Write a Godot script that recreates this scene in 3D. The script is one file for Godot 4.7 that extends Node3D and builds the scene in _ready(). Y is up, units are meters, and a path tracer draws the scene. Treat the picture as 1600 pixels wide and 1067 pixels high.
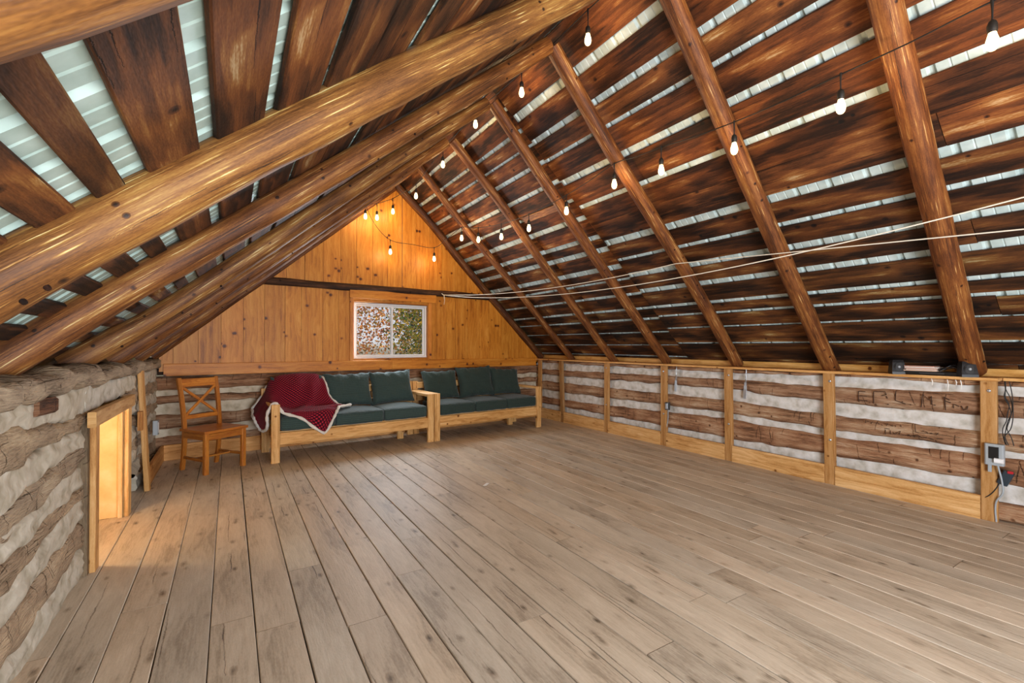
extends Node3D
# A log-barn loft. World: x to the right across the room, y up, the room's length runs along -z (a = -z).

const RIDGE_X := 2.209
const RIDGE_Y := 3.80
const SLOPE_R := 0.915
const SLOPE_L := 0.851
const SKEW := 0.096      # the cross walls run slightly off square
const LEFT_X := -0.73
const RIGHT_X := 5.06
const FAR_A := 6.81

var rng := RandomNumberGenerator.new()
var M := {}
var bump := FastNoiseLite.new()
var wob := FastNoiseLite.new()

func _ready() -> void:
	rng.seed = 7
	bump.seed = 3; bump.frequency = 1.0; bump.fractal_octaves = 3
	wob.seed = 11; wob.frequency = 1.0; wob.fractal_octaves = 2
	view_and_light()
	make_materials()
	build_floor()
	build_ceiling()
	build_walls()
	build_gable()
	build_window()
	build_doorway()
	build_near_wall()
	build_rafters()
	build_right_trim()
	build_left_trim()
	build_outside()
	build_sofas()
	build_blanket()
	build_chair()
	build_lights()
	build_cords()
	build_shelf_things()
	build_electrics()

# ------------------------------------------------------------------ camera and light
func view_and_light() -> void:
	var cam := Camera3D.new()
	cam.name = "camera"
	cam.fov = rad_to_deg(2.0 * atan(533.5 / 721.9))
	cam.position = Vector3(0, 1.35, 0)
	cam.rotation = Vector3(0.0082, -0.5491, 0)
	cam.near = 0.05
	cam.far = 200.0
	add_child(cam)
	cam.current = true
	var we := WorldEnvironment.new()
	we.name = "world"
	var env := Environment.new()
	env.background_mode = Environment.BG_SKY
	var sky := Sky.new()
	var sm := ProceduralSkyMaterial.new()
	sm.sky_top_color = Color(0.74, 0.80, 0.88)
	sm.sky_horizon_color = Color(0.88, 0.89, 0.91)
	sm.ground_horizon_color = Color(0.70, 0.68, 0.62)
	sm.ground_bottom_color = Color(0.35, 0.33, 0.25)
	sm.sky_energy_multiplier = 1.0
	sky.sky_material = sm
	env.sky = sky
	env.background_energy_multiplier = 1.0
	env.tonemap_mode = Environment.TONE_MAPPER_LINEAR
	env.tonemap_exposure = 1.06
	env.sdfgi_enabled = true
	env.ssao_enabled = true
	env.ssil_enabled = true
	we.environment = env
	add_child(we)
	# low autumn sun on the trees beyond the far gable
	var sun := DirectionalLight3D.new()
	sun.name = "sun"
	sun.light_color = Color(1.0, 0.93, 0.80)
	sun.light_energy = 2.4
	sun.light_angular_distance = 0.6
	sun.shadow_enabled = true
	add_child(sun)
	sun.look_at_from_position(Vector3(9, 6, 0.3), Vector3(0, 0, 0))
	# added fill light behind the viewer, just inside the added glazed doors
	var near_fill := AreaLight3D.new()
	near_fill.name = "added_fill_light"
	near_fill.area_size = Vector2(2.2, 1.6)
	near_fill.light_color = Color(0.93, 0.96, 1.0)
	near_fill.light_energy = 33.0
	near_fill.area_range = 30.0
	near_fill.shadow_enabled = true
	add_child(near_fill)
	var near_fill2 := AreaLight3D.new()
	near_fill2.name = "far_window_daylight"
	near_fill2.area_size = Vector2(1.1, 0.76)
	near_fill2.light_color = Color(0.90, 0.95, 1.0)
	near_fill2.light_energy = 4.5
	near_fill2.area_range = 30.0
	near_fill2.shadow_enabled = true
	add_child(near_fill2)
	near_fill2.look_at_from_position(Vector3(2.15, 1.57, -6.965), Vector3(2.15 - 0.48, 1.57, -1.965))
	near_fill.look_at_from_position(Vector3(1.15, 0.98, 1.85), Vector3(1.75, 1.2, -4.0))

# ------------------------------------------------------------------ mesh builder
class Mb:
	var v := PackedVector3Array()
	var n := PackedVector3Array()
	var t := PackedVector2Array()
	var c := PackedColorArray()
	var i := PackedInt32Array()
	var tint := Color(1, 1, 1)
	var ou := 0.0
	var ov := 0.0

	# corners counter-clockwise seen from outside; emitted clockwise as Godot wants
	func quad(a: Vector3, b: Vector3, cc: Vector3, d: Vector3, ua: Vector2, ub: Vector2, uc: Vector2, ud: Vector2) -> void:
		var nn := (cc - a).cross(d - b).normalized()
		var k := v.size()
		v.append_array([a, b, cc, d])
		n.append_array([nn, nn, nn, nn])
		t.append_array([ua, ub, uc, ud])
		c.append_array([tint, tint, tint, tint])
		i.append_array([k, k + 2, k + 1, k, k + 3, k + 2])

	func fan(pts: Array, nn: Vector3, uv: Array) -> void:
		var k := v.size()
		for q in pts.size():
			v.append(pts[q]); n.append(nn); t.append(uv[q]); c.append(tint)
		for q in range(1, pts.size() - 1):
			i.append_array([k, k + q + 1, k + q])

	# a board from p0 to p1: w across, th along up, ch chamfer of the long edges
	func beam(p0: Vector3, p1: Vector3, up: Vector3, w: float, th: float, ch := 0.003) -> void:
		var d := p1 - p0
		var length := d.length()
		d /= length
		var s := d.cross(up).normalized()
		var u := s.cross(d).normalized()
		var x := w / 2.0
		var y := th / 2.0
		var prof: Array = [Vector2(x - ch, -y), Vector2(x, -y + ch), Vector2(x, y - ch), Vector2(x - ch, y), Vector2(-x + ch, y), Vector2(-x, y - ch), Vector2(-x, -y + ch), Vector2(-x + ch, -y)]
		extrude(p0, d * length, s, u, prof)

	# prof is counter-clockwise in (s, u); s x u = -direction
	func extrude(p0: Vector3, along: Vector3, s: Vector3, u: Vector3, prof: Array) -> void:
		var length := along.length()
		var per := 0.0
		var a0 := []
		var a1 := []
		var uv := []
		for q in prof.size():
			var pa: Vector2 = prof[q]
			var pb: Vector2 = prof[(q + 1) % prof.size()]
			var A := p0 + s * pa.x + u * pa.y
			var B := p0 + s * pb.x + u * pb.y
			var w := pa.distance_to(pb)
			quad(A, A + along, B + along, B, Vector2(ou, ov + per), Vector2(ou + length, ov + per), Vector2(ou + length, ov + per + w), Vector2(ou, ov + per + w))
			per += w
			a0.append(A)
			a1.push_front(A + along)
			uv.append(Vector2(ou + pa.x * 0.3, ov + pa.y))
		var dd := along.normalized()
		fan(a0, -dd, uv)
		uv.reverse()
		fan(a1, dd, uv)

	func box(cen: Vector3, size: Vector3, ch := 0.003) -> void:
		if size.x >= size.y and size.x >= size.z:
			beam(cen - Vector3(size.x / 2, 0, 0), cen + Vector3(size.x / 2, 0, 0), Vector3.UP, size.z, size.y, ch)
		elif size.y >= size.z:
			beam(cen - Vector3(0, size.y / 2, 0), cen + Vector3(0, size.y / 2, 0), Vector3.BACK, size.x, size.z, ch)
		else:
			beam(cen - Vector3(0, 0, size.z / 2), cen + Vector3(0, 0, size.z / 2), Vector3.UP, size.x, size.y, ch)

	# smooth sheet of points rows[j][k]; flip turns it inside out; wrap joins last column to first
	func sheet(rows: Array, uvs: Array, flip := false, wrap := false) -> void:
		var base := v.size()
		var h := rows.size()
		var w: int = rows[0].size()
		var acc := PackedVector3Array()
		acc.resize(h * w)
		var flat := PackedVector3Array()
		for r in rows:
			flat.append_array(r)
		var tri := PackedInt32Array()
		for j in h - 1:
			for k in w - 1:
				var a := j * w + k
				var b := a + 1
				var d := a + w
				var e := d + 1
				if flip:
					tri.append_array([a, d, b, b, d, e])
				else:
					tri.append_array([a, b, d, b, e, d])
		for q in range(0, tri.size(), 3):
			var A := tri[q]
			var B := tri[q + 1]
			var C := tri[q + 2]
			var nn := (flat[C] - flat[A]).cross(flat[B] - flat[A])
			acc[A] += nn; acc[B] += nn; acc[C] += nn
		if wrap:
			for j in h:
				var sm := acc[j * w] + acc[j * w + w - 1]
				acc[j * w] = sm
				acc[j * w + w - 1] = sm
		for j in h:
			for k in w:
				v.append(flat[j * w + k])
				n.append(acc[j * w + k].normalized())
				t.append(uvs[j][k])
				c.append(tint)
		for q in tri:
			i.append(base + q)

	# round stick along pts with a radius at each; rough shakes the radius
	func tube(pts: Array, radii: Array, sides := 8, rough := 0.0, noise: FastNoiseLite = null, caps := true) -> void:
		var rows := []
		var uvs := []
		var side := Vector3.ZERO
		var length := 0.0
		for q in pts.size():
			var p: Vector3 = pts[q]
			var d: Vector3
			if q == 0: d = pts[1] - pts[0]
			elif q == pts.size() - 1: d = pts[q] - pts[q - 1]
			else: d = pts[q + 1] - pts[q - 1]
			d = d.normalized()
			if q == 0:
				side = d.cross(Vector3.UP if absf(d.y) < 0.95 else Vector3.RIGHT).normalized()
			else:
				side = (side - d * side.dot(d)).normalized()
				length += p.distance_to(pts[q - 1])
			var up := side.cross(d)
			var row := PackedVector3Array()
			var uv := PackedVector2Array()
			for k in sides + 1:
				var ang := TAU * k / sides
				var dir := side * cos(ang) + up * sin(ang)
				var r: float = radii[q]
				if noise:
					r *= 1.0 + rough * noise.get_noise_3d(p.x * 2.0 + cos(ang) * 0.6, p.y * 2.0 + sin(ang) * 0.6, p.z * 2.0)
				row.append(p + dir * r)
				uv.append(Vector2(ou + length, ov + ang * maxf(radii[0], 0.01)))
			rows.append(row)
			uvs.append(uv)
		sheet(rows, uvs, true, true)
		if caps:
			for e in [0, pts.size() - 1]:
				var ring := []
				var uv2 := []
				for k in sides:
					ring.append(rows[e][k])
					uv2.append(Vector2(ou + (rows[e][k] - pts[e]).x, ov + (rows[e][k] - pts[e]).y))
				var outw: Vector3 = (pts[0] - pts[1]) if e == 0 else (pts[e] - pts[e - 1])
				var cr: Vector3 = (ring[1] - ring[0]).cross(ring[2] - ring[0])
				if cr.dot(outw) < 0.0:
					ring.reverse(); uv2.reverse()
				fan(ring, outw.normalized(), uv2)

	# profile of (radius, height) turned round the y axis through p
	func lathe(p: Vector3, prof: Array, sides := 12) -> void:
		var rows := []
		var uvs := []
		var s := 0.0
		for q in prof.size():
			var row := PackedVector3Array()
			var uv := PackedVector2Array()
			if q: s += (prof[q] as Vector2).distance_to(prof[q - 1])
			for k in sides + 1:
				var ang := TAU * k / sides
				row.append(p + Vector3(cos(ang) * prof[q].x, prof[q].y, sin(ang) * prof[q].x))
				uv.append(Vector2(ou + s, ov + ang * 0.02))
			rows.append(row)
			uvs.append(uv)
		sheet(rows, uvs, false, true)

	func mesh() -> ArrayMesh:
		var arr := []
		arr.resize(Mesh.ARRAY_MAX)
		arr[Mesh.ARRAY_VERTEX] = v
		arr[Mesh.ARRAY_NORMAL] = n
		arr[Mesh.ARRAY_TEX_UV] = t
		arr[Mesh.ARRAY_COLOR] = c
		arr[Mesh.ARRAY_INDEX] = i
		var m := ArrayMesh.new()
		m.add_surface_from_arrays(Mesh.PRIMITIVE_TRIANGLES, arr)
		return m

func mb(tint := Color(1, 1, 1)) -> Mb:
	var m := Mb.new()
	m.tint = tint
	m.ou = rng.randf() * 3.0
	m.ov = rng.randf() * 2.0
	return m

func put(called: String, m: Mb, mat: Material, parent: Node3D) -> MeshInstance3D:
	var o := MeshInstance3D.new()
	o.name = numbered(called, parent)
	# vertices are given in the parent's own space
	o.mesh = m.mesh()
	o.material_override = mat
	parent.add_child(o, true)
	return o

var used := {}
func numbered(called: String, parent: Node) -> String:
	var key := str(parent.get_instance_id()) + called
	var k: int = used.get(key, 0)
	used[key] = k + 1
	return called if k == 0 else "%s_%03d" % [called, k]

func struct(called: String, at := Vector3.ZERO) -> Node3D:
	var o := Node3D.new()
	o.name = called
	o.position = at
	o.set_meta("kind", "structure")
	add_child(o, true)
	return o

func thing(called: String, label: String, category: String, at := Vector3.ZERO, turn := 0.0, group := "") -> Node3D:
	var o := Node3D.new()
	o.name = numbered(called, self)
	o.position = at
	o.rotation.y = turn
	o.set_meta("label", label)
	o.set_meta("category", category)
	if group: o.set_meta("group", group)
	add_child(o, true)
	return o

func P(x: float, y: float, a: float) -> Vector3:
	return Vector3(x, y, -a)

# a point of the far wall: x across, y up, d towards the room
func E(x: float, y: float, d := 0.0) -> Vector3:
	return Vector3(x, y, -(FAR_A - d + SKEW * x))

func pw(xs: Array, ys: Array, x: float) -> float:
	if x <= xs[0]: return ys[0]
	for q in range(1, xs.size()):
		if x <= xs[q]:
			return lerpf(ys[q - 1], ys[q], (x - xs[q - 1]) / (xs[q] - xs[q - 1]))
	return ys[-1]

func catmull(pts: Array, per: int) -> Array:
	var out := []
	for q in pts.size() - 1:
		var a: Vector3 = pts[maxi(q - 1, 0)]
		var b: Vector3 = pts[q]
		var c: Vector3 = pts[q + 1]
		var d: Vector3 = pts[mini(q + 2, pts.size() - 1)]
		for k in per:
			out.append(b.cubic_interpolate(c, a, d, float(k) / per))
	out.append(pts[-1])
	return out

# ------------------------------------------------------------------ materials
func nz(sd: int, freq: float, w0: int, h0: int, w: int, h: int, oct := 4, kind := FastNoiseLite.TYPE_SIMPLEX_SMOOTH) -> PackedByteArray:
	var f := FastNoiseLite.new()
	f.seed = sd; f.frequency = freq; f.fractal_octaves = oct; f.noise_type = kind
	var im := f.get_seamless_image(w0, h0)
	im.convert(Image.FORMAT_L8)
	if w0 != w or h0 != h:
		im.resize(w, h, Image.INTERPOLATE_CUBIC)
	return im.get_data()

func ramp(stops: Array) -> PackedByteArray:
	var g := Gradient.new()
	g.offsets = PackedFloat32Array()
	var off := PackedFloat32Array()
	var col := PackedColorArray()
	for s in stops:
		off.append(s[0]); col.append(Color(s[1]))
	g.offsets = off
	g.colors = col
	var out := PackedByteArray()
	for q in 256:
		var c := g.sample(q / 255.0)
		out.append_array([int(c.r * 255), int(c.g * 255), int(c.b * 255)])
	return out

# wood whose grain runs along u. w_* weigh fibres, streaks, blotches and rings; knots and flecks are stamped on top
func wood(o: Dictionary) -> StandardMaterial3D:
	var W := 1024
	var H := 512
	var sd: int = o.seed
	var fib := nz(sd, 0.16, 128, 512, W, H, 3)
	var grit := nz(sd + 5, 0.30, 384, 512, W, H, 2)
	var wg: float = o.get("grit", 0.16)
	var stk := nz(sd + 1, 0.03, 64, 512, W, H, 4)
	var blo := nz(sd + 2, 0.012, 256, 256, W, H, 4)
	var rng2 := RandomNumberGenerator.new()
	rng2.seed = sd
	var f := PackedFloat32Array()
	f.resize(W * H)
	var wf: float = o.get("fib", 0.3)
	var ws: float = o.get("streak", 0.4)
	var wb: float = o.get("blotch", 0.3)
	var wr: float = o.get("ring", 0.0)
	var rings: float = o.get("rings", 9.0)
	var bias: float = o.get("bias", 0.0)
	var tot := 1.0 / 255.0
	var lut := PackedFloat32Array()
	for q in 1024:
		lut.append(sin(TAU * q / 256.0))
	var k := 0
	for y in H:
		var ry := rings * 256.0 * y / H
		for x in W:
			var s := stk[k] * tot
			var val := bias + 0.5 + wg * (grit[k] * tot - 0.5) + wf * (fib[k] * tot - 0.5) + ws * (s - 0.5) + wb * (blo[k] * tot - 0.5)
			if wr > 0.0:
				val += wr * lut[int(ry + 700.0 * (blo[k] * tot) + 256.0 * s) & 255]
			f[k] = val
			k += 1
	for q in int(o.get("knots", 0)):
		var cx := rng2.randi_range(0, W - 1)
		var cy := rng2.randi_range(0, H - 1)
		var rr := rng2.randf_range(0.5, 1.0) * float(o.get("knot_size", 16.0))
		var st: float = rng2.randf_range(0.45, 0.9) * float(o.get("knot_dark", 0.7))
		var rx := rr * float(o.get("knot_long", 0.6))
		for dy in range(int(-rr * 2), int(rr * 2)):
			for dx in range(int(-rx * 3), int(rx * 3)):
				var e := sqrt(pow(dx / rx, 2) + pow(dy / rr, 2))
				if e < 2.2:
					var kk: int = posmod(cy + dy, H) * W + posmod(cx + dx, W)
					var amt := st * clampf(1.25 - e, 0.0, 1.0) + 0.12 * st * maxf(0.0, sin(e * 9.0)) * clampf(2.2 - e, 0.0, 1.0)
					f[kk] -= amt
	for q in int(o.get("flecks", 0)):
		var cx := rng2.randi_range(0, W - 1)
		var cy := rng2.randi_range(0, H - 1)
		var lx := rng2.randf_range(0.4, 1.0) * float(o.get("fleck_long", 60.0))
		var ly := rng2.randf_range(0.3, 1.0) * float(o.get("fleck_wide", 7.0))
		var amt: float = float(o.get("fleck_lift", 0.4)) * rng2.randf_range(0.3, 1.0)
		for dy in range(int(-ly), int(ly) + 1):
			for dx in range(int(-lx), int(lx) + 1):
				var e := pow(dx / lx, 2) + pow(dy / ly, 2)
				if e < 1.0:
					var kk: int = posmod(cy + dy + int(dx * 0.03), H) * W + posmod(cx + dx, W)
					f[kk] += amt * (1.0 - e) * (0.4 + 0.6 * fib[kk] * tot)
	for q in int(o.get("cracks", 0)):
		var cx := rng2.randi_range(0, W - 1)
		var cy := float(rng2.randi_range(0, H - 1))
		var lx := rng2.randi_range(60, 260)
		for dx in lx:
			cy += rng2.randf_range(-0.45, 0.45)
			var wdt := 1 + int(2.2 * sin(PI * dx / lx))
			for dy in wdt:
				f[posmod(int(cy) + dy, H) * W + posmod(cx + dx, W)] -= 0.35
	for q in int(o.get("hews", 0)):
		var cx := float(rng2.randi_range(0, W - 1))
		var cy := rng2.randi_range(0, H - 1)
		var ly := rng2.randi_range(40, 110)
		var lean := rng2.randf_range(-0.25, 0.25)
		for dy in ly:
			cx += lean + rng2.randf_range(-0.5, 0.5)
			for dx in 3:
				f[posmod(cy + dy, H) * W + posmod(int(cx) + dx, W)] -= 0.3 * (1.0 - absf(dx - 1) * 0.4)
	var rp := ramp(o.ramp)
	var px := PackedByteArray()
	px.resize(W * H * 3)
	var hg := PackedByteArray()
	hg.resize(W * H)
	var p := 0
	for q in W * H:
		var b := int(clampf(f[q], 0.0, 1.0) * 255.0)
		hg[q] = b
		b *= 3
		px[p] = rp[b]; px[p + 1] = rp[b + 1]; px[p + 2] = rp[b + 2]
		p += 3
	var m := StandardMaterial3D.new()
	m.resource_name = o.name
	m.albedo_texture = ImageTexture.create_from_image(Image.create_from_data(W, H, false, Image.FORMAT_RGB8, px))
	m.vertex_color_use_as_albedo = true
	m.roughness = o.get("rough", 0.7)
	m.metallic_specular = o.get("spec", 0.35)
	m.uv1_scale = Vector3(1.0 / float(o.get("len", 2.4)), 1.0 / float(o.get("wid", 0.8)), 1)
	var hi := Image.create_from_data(W, H, false, Image.FORMAT_L8, hg)
	hi.convert(Image.FORMAT_RGBA8)
	hi.bump_map_to_normal_map(o.get("bump", 3.0))
	m.normal_enabled = true
	m.normal_texture = ImageTexture.create_from_image(hi)
	m.normal_scale = o.get("relief", 0.6)
	return m

func plain(called: String, col: Color, rough := 0.6, metal := 0.0, spec := 0.5) -> StandardMaterial3D:
	var m := StandardMaterial3D.new()
	m.resource_name = called
	m.albedo_color = col
	m.roughness = rough
	m.metallic = metal
	m.metallic_specular = spec
	return m

func noisy(called: String, stops: Array, freq: float, tile: float, sd: int, rough := 0.8, relief := 0.6, oct := 5) -> StandardMaterial3D:
	var W := 512
	var b := nz(sd, freq, W, W, W, W, oct)
	var rp := ramp(stops)
	var px := PackedByteArray()
	px.resize(W * W * 3)
	for q in W * W:
		var k := b[q] * 3
		px[q * 3] = rp[k]; px[q * 3 + 1] = rp[k + 1]; px[q * 3 + 2] = rp[k + 2]
	var m := StandardMaterial3D.new()
	m.resource_name = called
	m.albedo_texture = ImageTexture.create_from_image(Image.create_from_data(W, W, false, Image.FORMAT_RGB8, px))
	m.vertex_color_use_as_albedo = true
	m.roughness = rough
	m.metallic_specular = 0.3
	m.uv1_scale = Vector3.ONE / tile
	var hi := Image.create_from_data(W, W, false, Image.FORMAT_L8, b)
	hi.convert(Image.FORMAT_RGBA8)
	hi.bump_map_to_normal_map(8.0)
	m.normal_enabled = true
	m.normal_texture = ImageTexture.create_from_image(hi)
	m.normal_scale = relief
	return m

func make_materials() -> void:
	M.roof = wood({name = "old_roof_board", seed = 21, fib = 0.2, streak = 0.28, blotch = 0.85, ring = 0.045, rings = 9.0, knots = 10, knot_size = 14.0, cracks = 14, bias = 0.03, flecks = 4, fleck_lift = 0.3, fleck_long = 45.0,
		ramp = [[0.0, "130b07"], [0.3, "361d0e"], [0.5, "5f351b"], [0.7, "804823"], [0.88, "a26a36"], [1.0, "cba678"]], len = 2.8, wid = 0.7, rough = 0.72, bump = 3.0})
	M.pole = wood({name = "peeled_pole", seed = 31, fib = 0.22, streak = 0.35, blotch = 0.35, knots = 14, knot_size = 12.0, cracks = 12, flecks = 260, fleck_long = 60.0, fleck_wide = 4.0, fleck_lift = 0.6, bias = -0.04,
		ramp = [[0.0, "2a180c"], [0.3, "5f381b"], [0.5, "8a582c"], [0.68, "a6763f"], [0.85, "c9a468"], [1.0, "e2cc9c"]], len = 2.0, wid = 0.55, rough = 0.6, spec = 0.4})
	M.gable = wood({name = "gable_pine", seed = 41, fib = 0.14, streak = 0.3, blotch = 0.3, ring = 0.05, rings = 16.0, knots = 22, knot_size = 15.0, knot_dark = 0.9, bias = 0.06,
		ramp = [[0.0, "4a2008"], [0.25, "90500f"], [0.5, "c47a22"], [0.75, "d8943a"], [1.0, "e8b265"]], len = 2.6, wid = 0.9, rough = 0.5, spec = 0.45, relief = 0.3})
	M.pine = wood({name = "fresh_pine", seed = 51, fib = 0.16, streak = 0.35, blotch = 0.25, ring = 0.07, rings = 14.0, knots = 14, knot_size = 12.0, knot_dark = 0.9, bias = 0.05,
		ramp = [[0.0, "5a3414"], [0.25, "a3733e"], [0.5, "cb9f66"], [0.75, "deb784"], [1.0, "edd0a4"]], len = 2.6, wid = 0.8, rough = 0.6, relief = 0.3})
	M.floor = wood({name = "worn_floor_board", seed = 61, fib = 0.2, streak = 0.12, blotch = 0.4, ring = 0.045, rings = 12.0, knots = 44, knot_size = 11.0, knot_dark = 0.38, knot_long = 1.3, cracks = 8, bias = 0.04,
		ramp = [[0.0, "574a3c"], [0.25, "9a8974"], [0.5, "c2b099"], [0.75, "d3c2ab"], [1.0, "e2d4c0"]], len = 3.0, wid = 1.0, rough = 0.55, spec = 0.4, relief = 0.5})
	M.log = wood({name = "hewn_log", seed = 71, fib = 0.4, streak = 0.4, blotch = 0.5, knots = 10, knot_size = 14.0, bias = 0.1, cracks = 34, hews = 38,
		ramp = [[0.0, "21150d"], [0.25, "5d422e"], [0.5, "93694c"], [0.72, "ac8767"], [1.0, "cbb094"]], len = 2.0, wid = 0.7, rough = 0.85, bump = 8.0, relief = 1.0})
	M.greylog = wood({name = "weathered_log", seed = 81, fib = 0.4, streak = 0.18, blotch = 0.5, knots = 6, knot_size = 14.0, cracks = 40, hews = 60, bias = 0.12,
		ramp = [[0.0, "1f1a14"], [0.22, "5a4a36"], [0.5, "94806a"], [0.75, "b09a7e"], [1.0, "cbb89c"]], len = 2.0, wid = 0.7, rough = 0.88, bump = 8.0, relief = 1.0})
	M.chair = wood({name = "oiled_oak", seed = 91, fib = 0.3, streak = 0.4, blotch = 0.2, ring = 0.05,
		ramp = [[0.0, "5a2a0c"], [0.3, "9c561c"], [0.6, "c27a2c"], [1.0, "dc9c4c"]], len = 1.2, wid = 0.4, rough = 0.35, spec = 0.5, relief = 0.25})
	M.dark = wood({name = "dark_beam", seed = 95, fib = 0.35, streak = 0.5, blotch = 0.5, knots = 8, cracks = 20,
		ramp = [[0.0, "140d08"], [0.4, "37251a"], [0.7, "573b28"], [1.0, "7d5b40"]], len = 2.4, wid = 0.8, rough = 0.8})
	M.chink = noisy("lime_chinking", [[0.0, "a59f93"], [0.3, "bdb8ae"], [0.55, "cbc7c0"], [1.0, "dbd9d5"]], 0.014, 0.9, 5, 0.95, 0.4)
	M.metal = noisy("white_roof_metal", [[0.0, "a9b7b1"], [0.5, "bfccc6"], [1.0, "d4dfda"]], 0.01, 0.9, 9, 0.38, 0.05)
	M.ply = noisy("stair_plywood", [[0.0, "cfa565"], [0.5, "d9b272"], [1.0, "e2c088"]], 0.01, 0.9, 15, 0.6, 0.1)
	M.cloth = fabric("green_canvas", Color("33443f"), Color("2a3834"))
	M.plaid = plaid()
	M.fleece = noisy("white_fleece", [[0.0, "b7ab9c"], [0.5, "e0d8cc"], [1.0, "f6f2ea"]], 0.06, 0.12, 25, 1.0, 1.0)
	M.vinyl = plain("white_vinyl", Color("e4e4e4"), 0.4)
	M.black = plain("black_plastic", Color("121214"), 0.4)
	M.cable = plain("black_cable", Color("16130f"), 0.6)
	M.rope = plain("white_cord", Color("dcd6c6"), 0.8)
	M.grey = plain("grey_plastic", Color("9aa0a3"), 0.45)
	M.steel = plain("zinc_steel", Color("b8bdc2"), 0.35, 0.8)
	M.ink = plain("dark_pencil", Color("3a2518"), 0.9)
	M.wax = plain("white_paint", Color("e8e4dc"), 0.6)
	M.paper = plain("paper", Color("d8b9a2"), 0.7)
	M.bark = noisy("bark", [[0.0, "1c1610"], [0.5, "3b2f24"], [1.0, "5f5040"]], 0.03, 0.6, 35, 0.95, 1.0)
	M.soil = noisy("lawn", [[0.0, "3c4220"], [0.5, "6b6a34"], [1.0, "a08a45"]], 0.03, 3.0, 45, 1.0, 0.3)
	var g := StandardMaterial3D.new()
	g.resource_name = "window_glass"
	g.transparency = BaseMaterial3D.TRANSPARENCY_ALPHA
	g.albedo_color = Color(0.95, 0.97, 1.0, 0.02)
	g.roughness = 0.03
	M.glass = g
	var bulb := StandardMaterial3D.new()
	bulb.resource_name = "lit_bulb"
	bulb.albedo_color = Color(1, 0.9, 0.75)
	bulb.emission_enabled = true
	bulb.emission = Color(1.0, 0.86, 0.62)
	bulb.emission_energy_multiplier = 5.0
	M.bulb = bulb
	var lf := StandardMaterial3D.new()
	lf.resource_name = "leaf"
	lf.vertex_color_use_as_albedo = true
	lf.roughness = 0.85
	lf.metallic_specular = 0.15
	lf.cull_mode = BaseMaterial3D.CULL_DISABLED
	lf.backlight_enabled = true
	lf.backlight = Color(0.5, 0.45, 0.2)
	M.leaf = lf

func fabric(called: String, a: Color, b: Color) -> StandardMaterial3D:
	var S := 128
	var im := Image.create(S, S, false, Image.FORMAT_RGB8)
	var r2 := RandomNumberGenerator.new()
	r2.seed = 4
	for y in S:
		for x in S:
			var c := a if (y / 4) % 3 != 0 else b
			c = c.lightened(0.10 * r2.randf()) if (x + y) % 2 == 0 else c.darkened(0.14 * r2.randf())
			im.set_pixel(x, y, c)
	var m := StandardMaterial3D.new()
	m.resource_name = called
	m.albedo_texture = ImageTexture.create_from_image(im)
	m.vertex_color_use_as_albedo = true
	m.roughness = 0.8
	m.metallic_specular = 0.3
	m.rim_enabled = true
	m.rim = 0.35
	m.uv1_scale = Vector3(4, 4, 4)
	var hi := Image.create_from_data(512, 512, false, Image.FORMAT_L8, nz(77, 0.012, 512, 512, 512, 512, 3))
	hi.convert(Image.FORMAT_RGBA8)
	hi.bump_map_to_normal_map(14.0)
	m.detail_enabled = false
	m.normal_enabled = true
	m.normal_texture = ImageTexture.create_from_image(hi)
	m.normal_scale = 0.55
	return m

func plaid() -> StandardMaterial3D:
	var S := 64
	var im := Image.create(S, S, false, Image.FORMAT_RGB8)
	var r2 := RandomNumberGenerator.new()
	r2.seed = 5
	for y in S:
		for x in S:
			var dx := (x / 16) % 2
			var dy := (y / 16) % 2
			var c := Color("320a16")
			if (dx + dy) % 2 == 0: c = Color("8a1626")
			if x % 16 < 2 or y % 16 < 2: c = c.darkened(0.35)
			if (dx + dy) % 2 == 0 and x % 16 > 5 and x % 16 < 12 and y % 16 > 5 and y % 16 < 12: c = Color("b8323a")
			c = c.lightened(0.06 * r2.randf())
			im.set_pixel(x, y, c)
	var m := StandardMaterial3D.new()
	m.resource_name = "red_plaid_fleece"
	m.albedo_texture = ImageTexture.create_from_image(im)
	m.roughness = 0.95
	m.metallic_specular = 0.2
	m.rim_enabled = true
	m.rim = 0.08
	return m

func shade(lo: float, hi: float, warm := 0.06) -> Color:
	var k := rng.randf_range(lo, hi)
	var w := rng.randf_range(-warm, warm)
	return Color(clampf(k * (1.0 + w), 0, 1), k, clampf(k * (1.0 - w), 0, 1))

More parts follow.
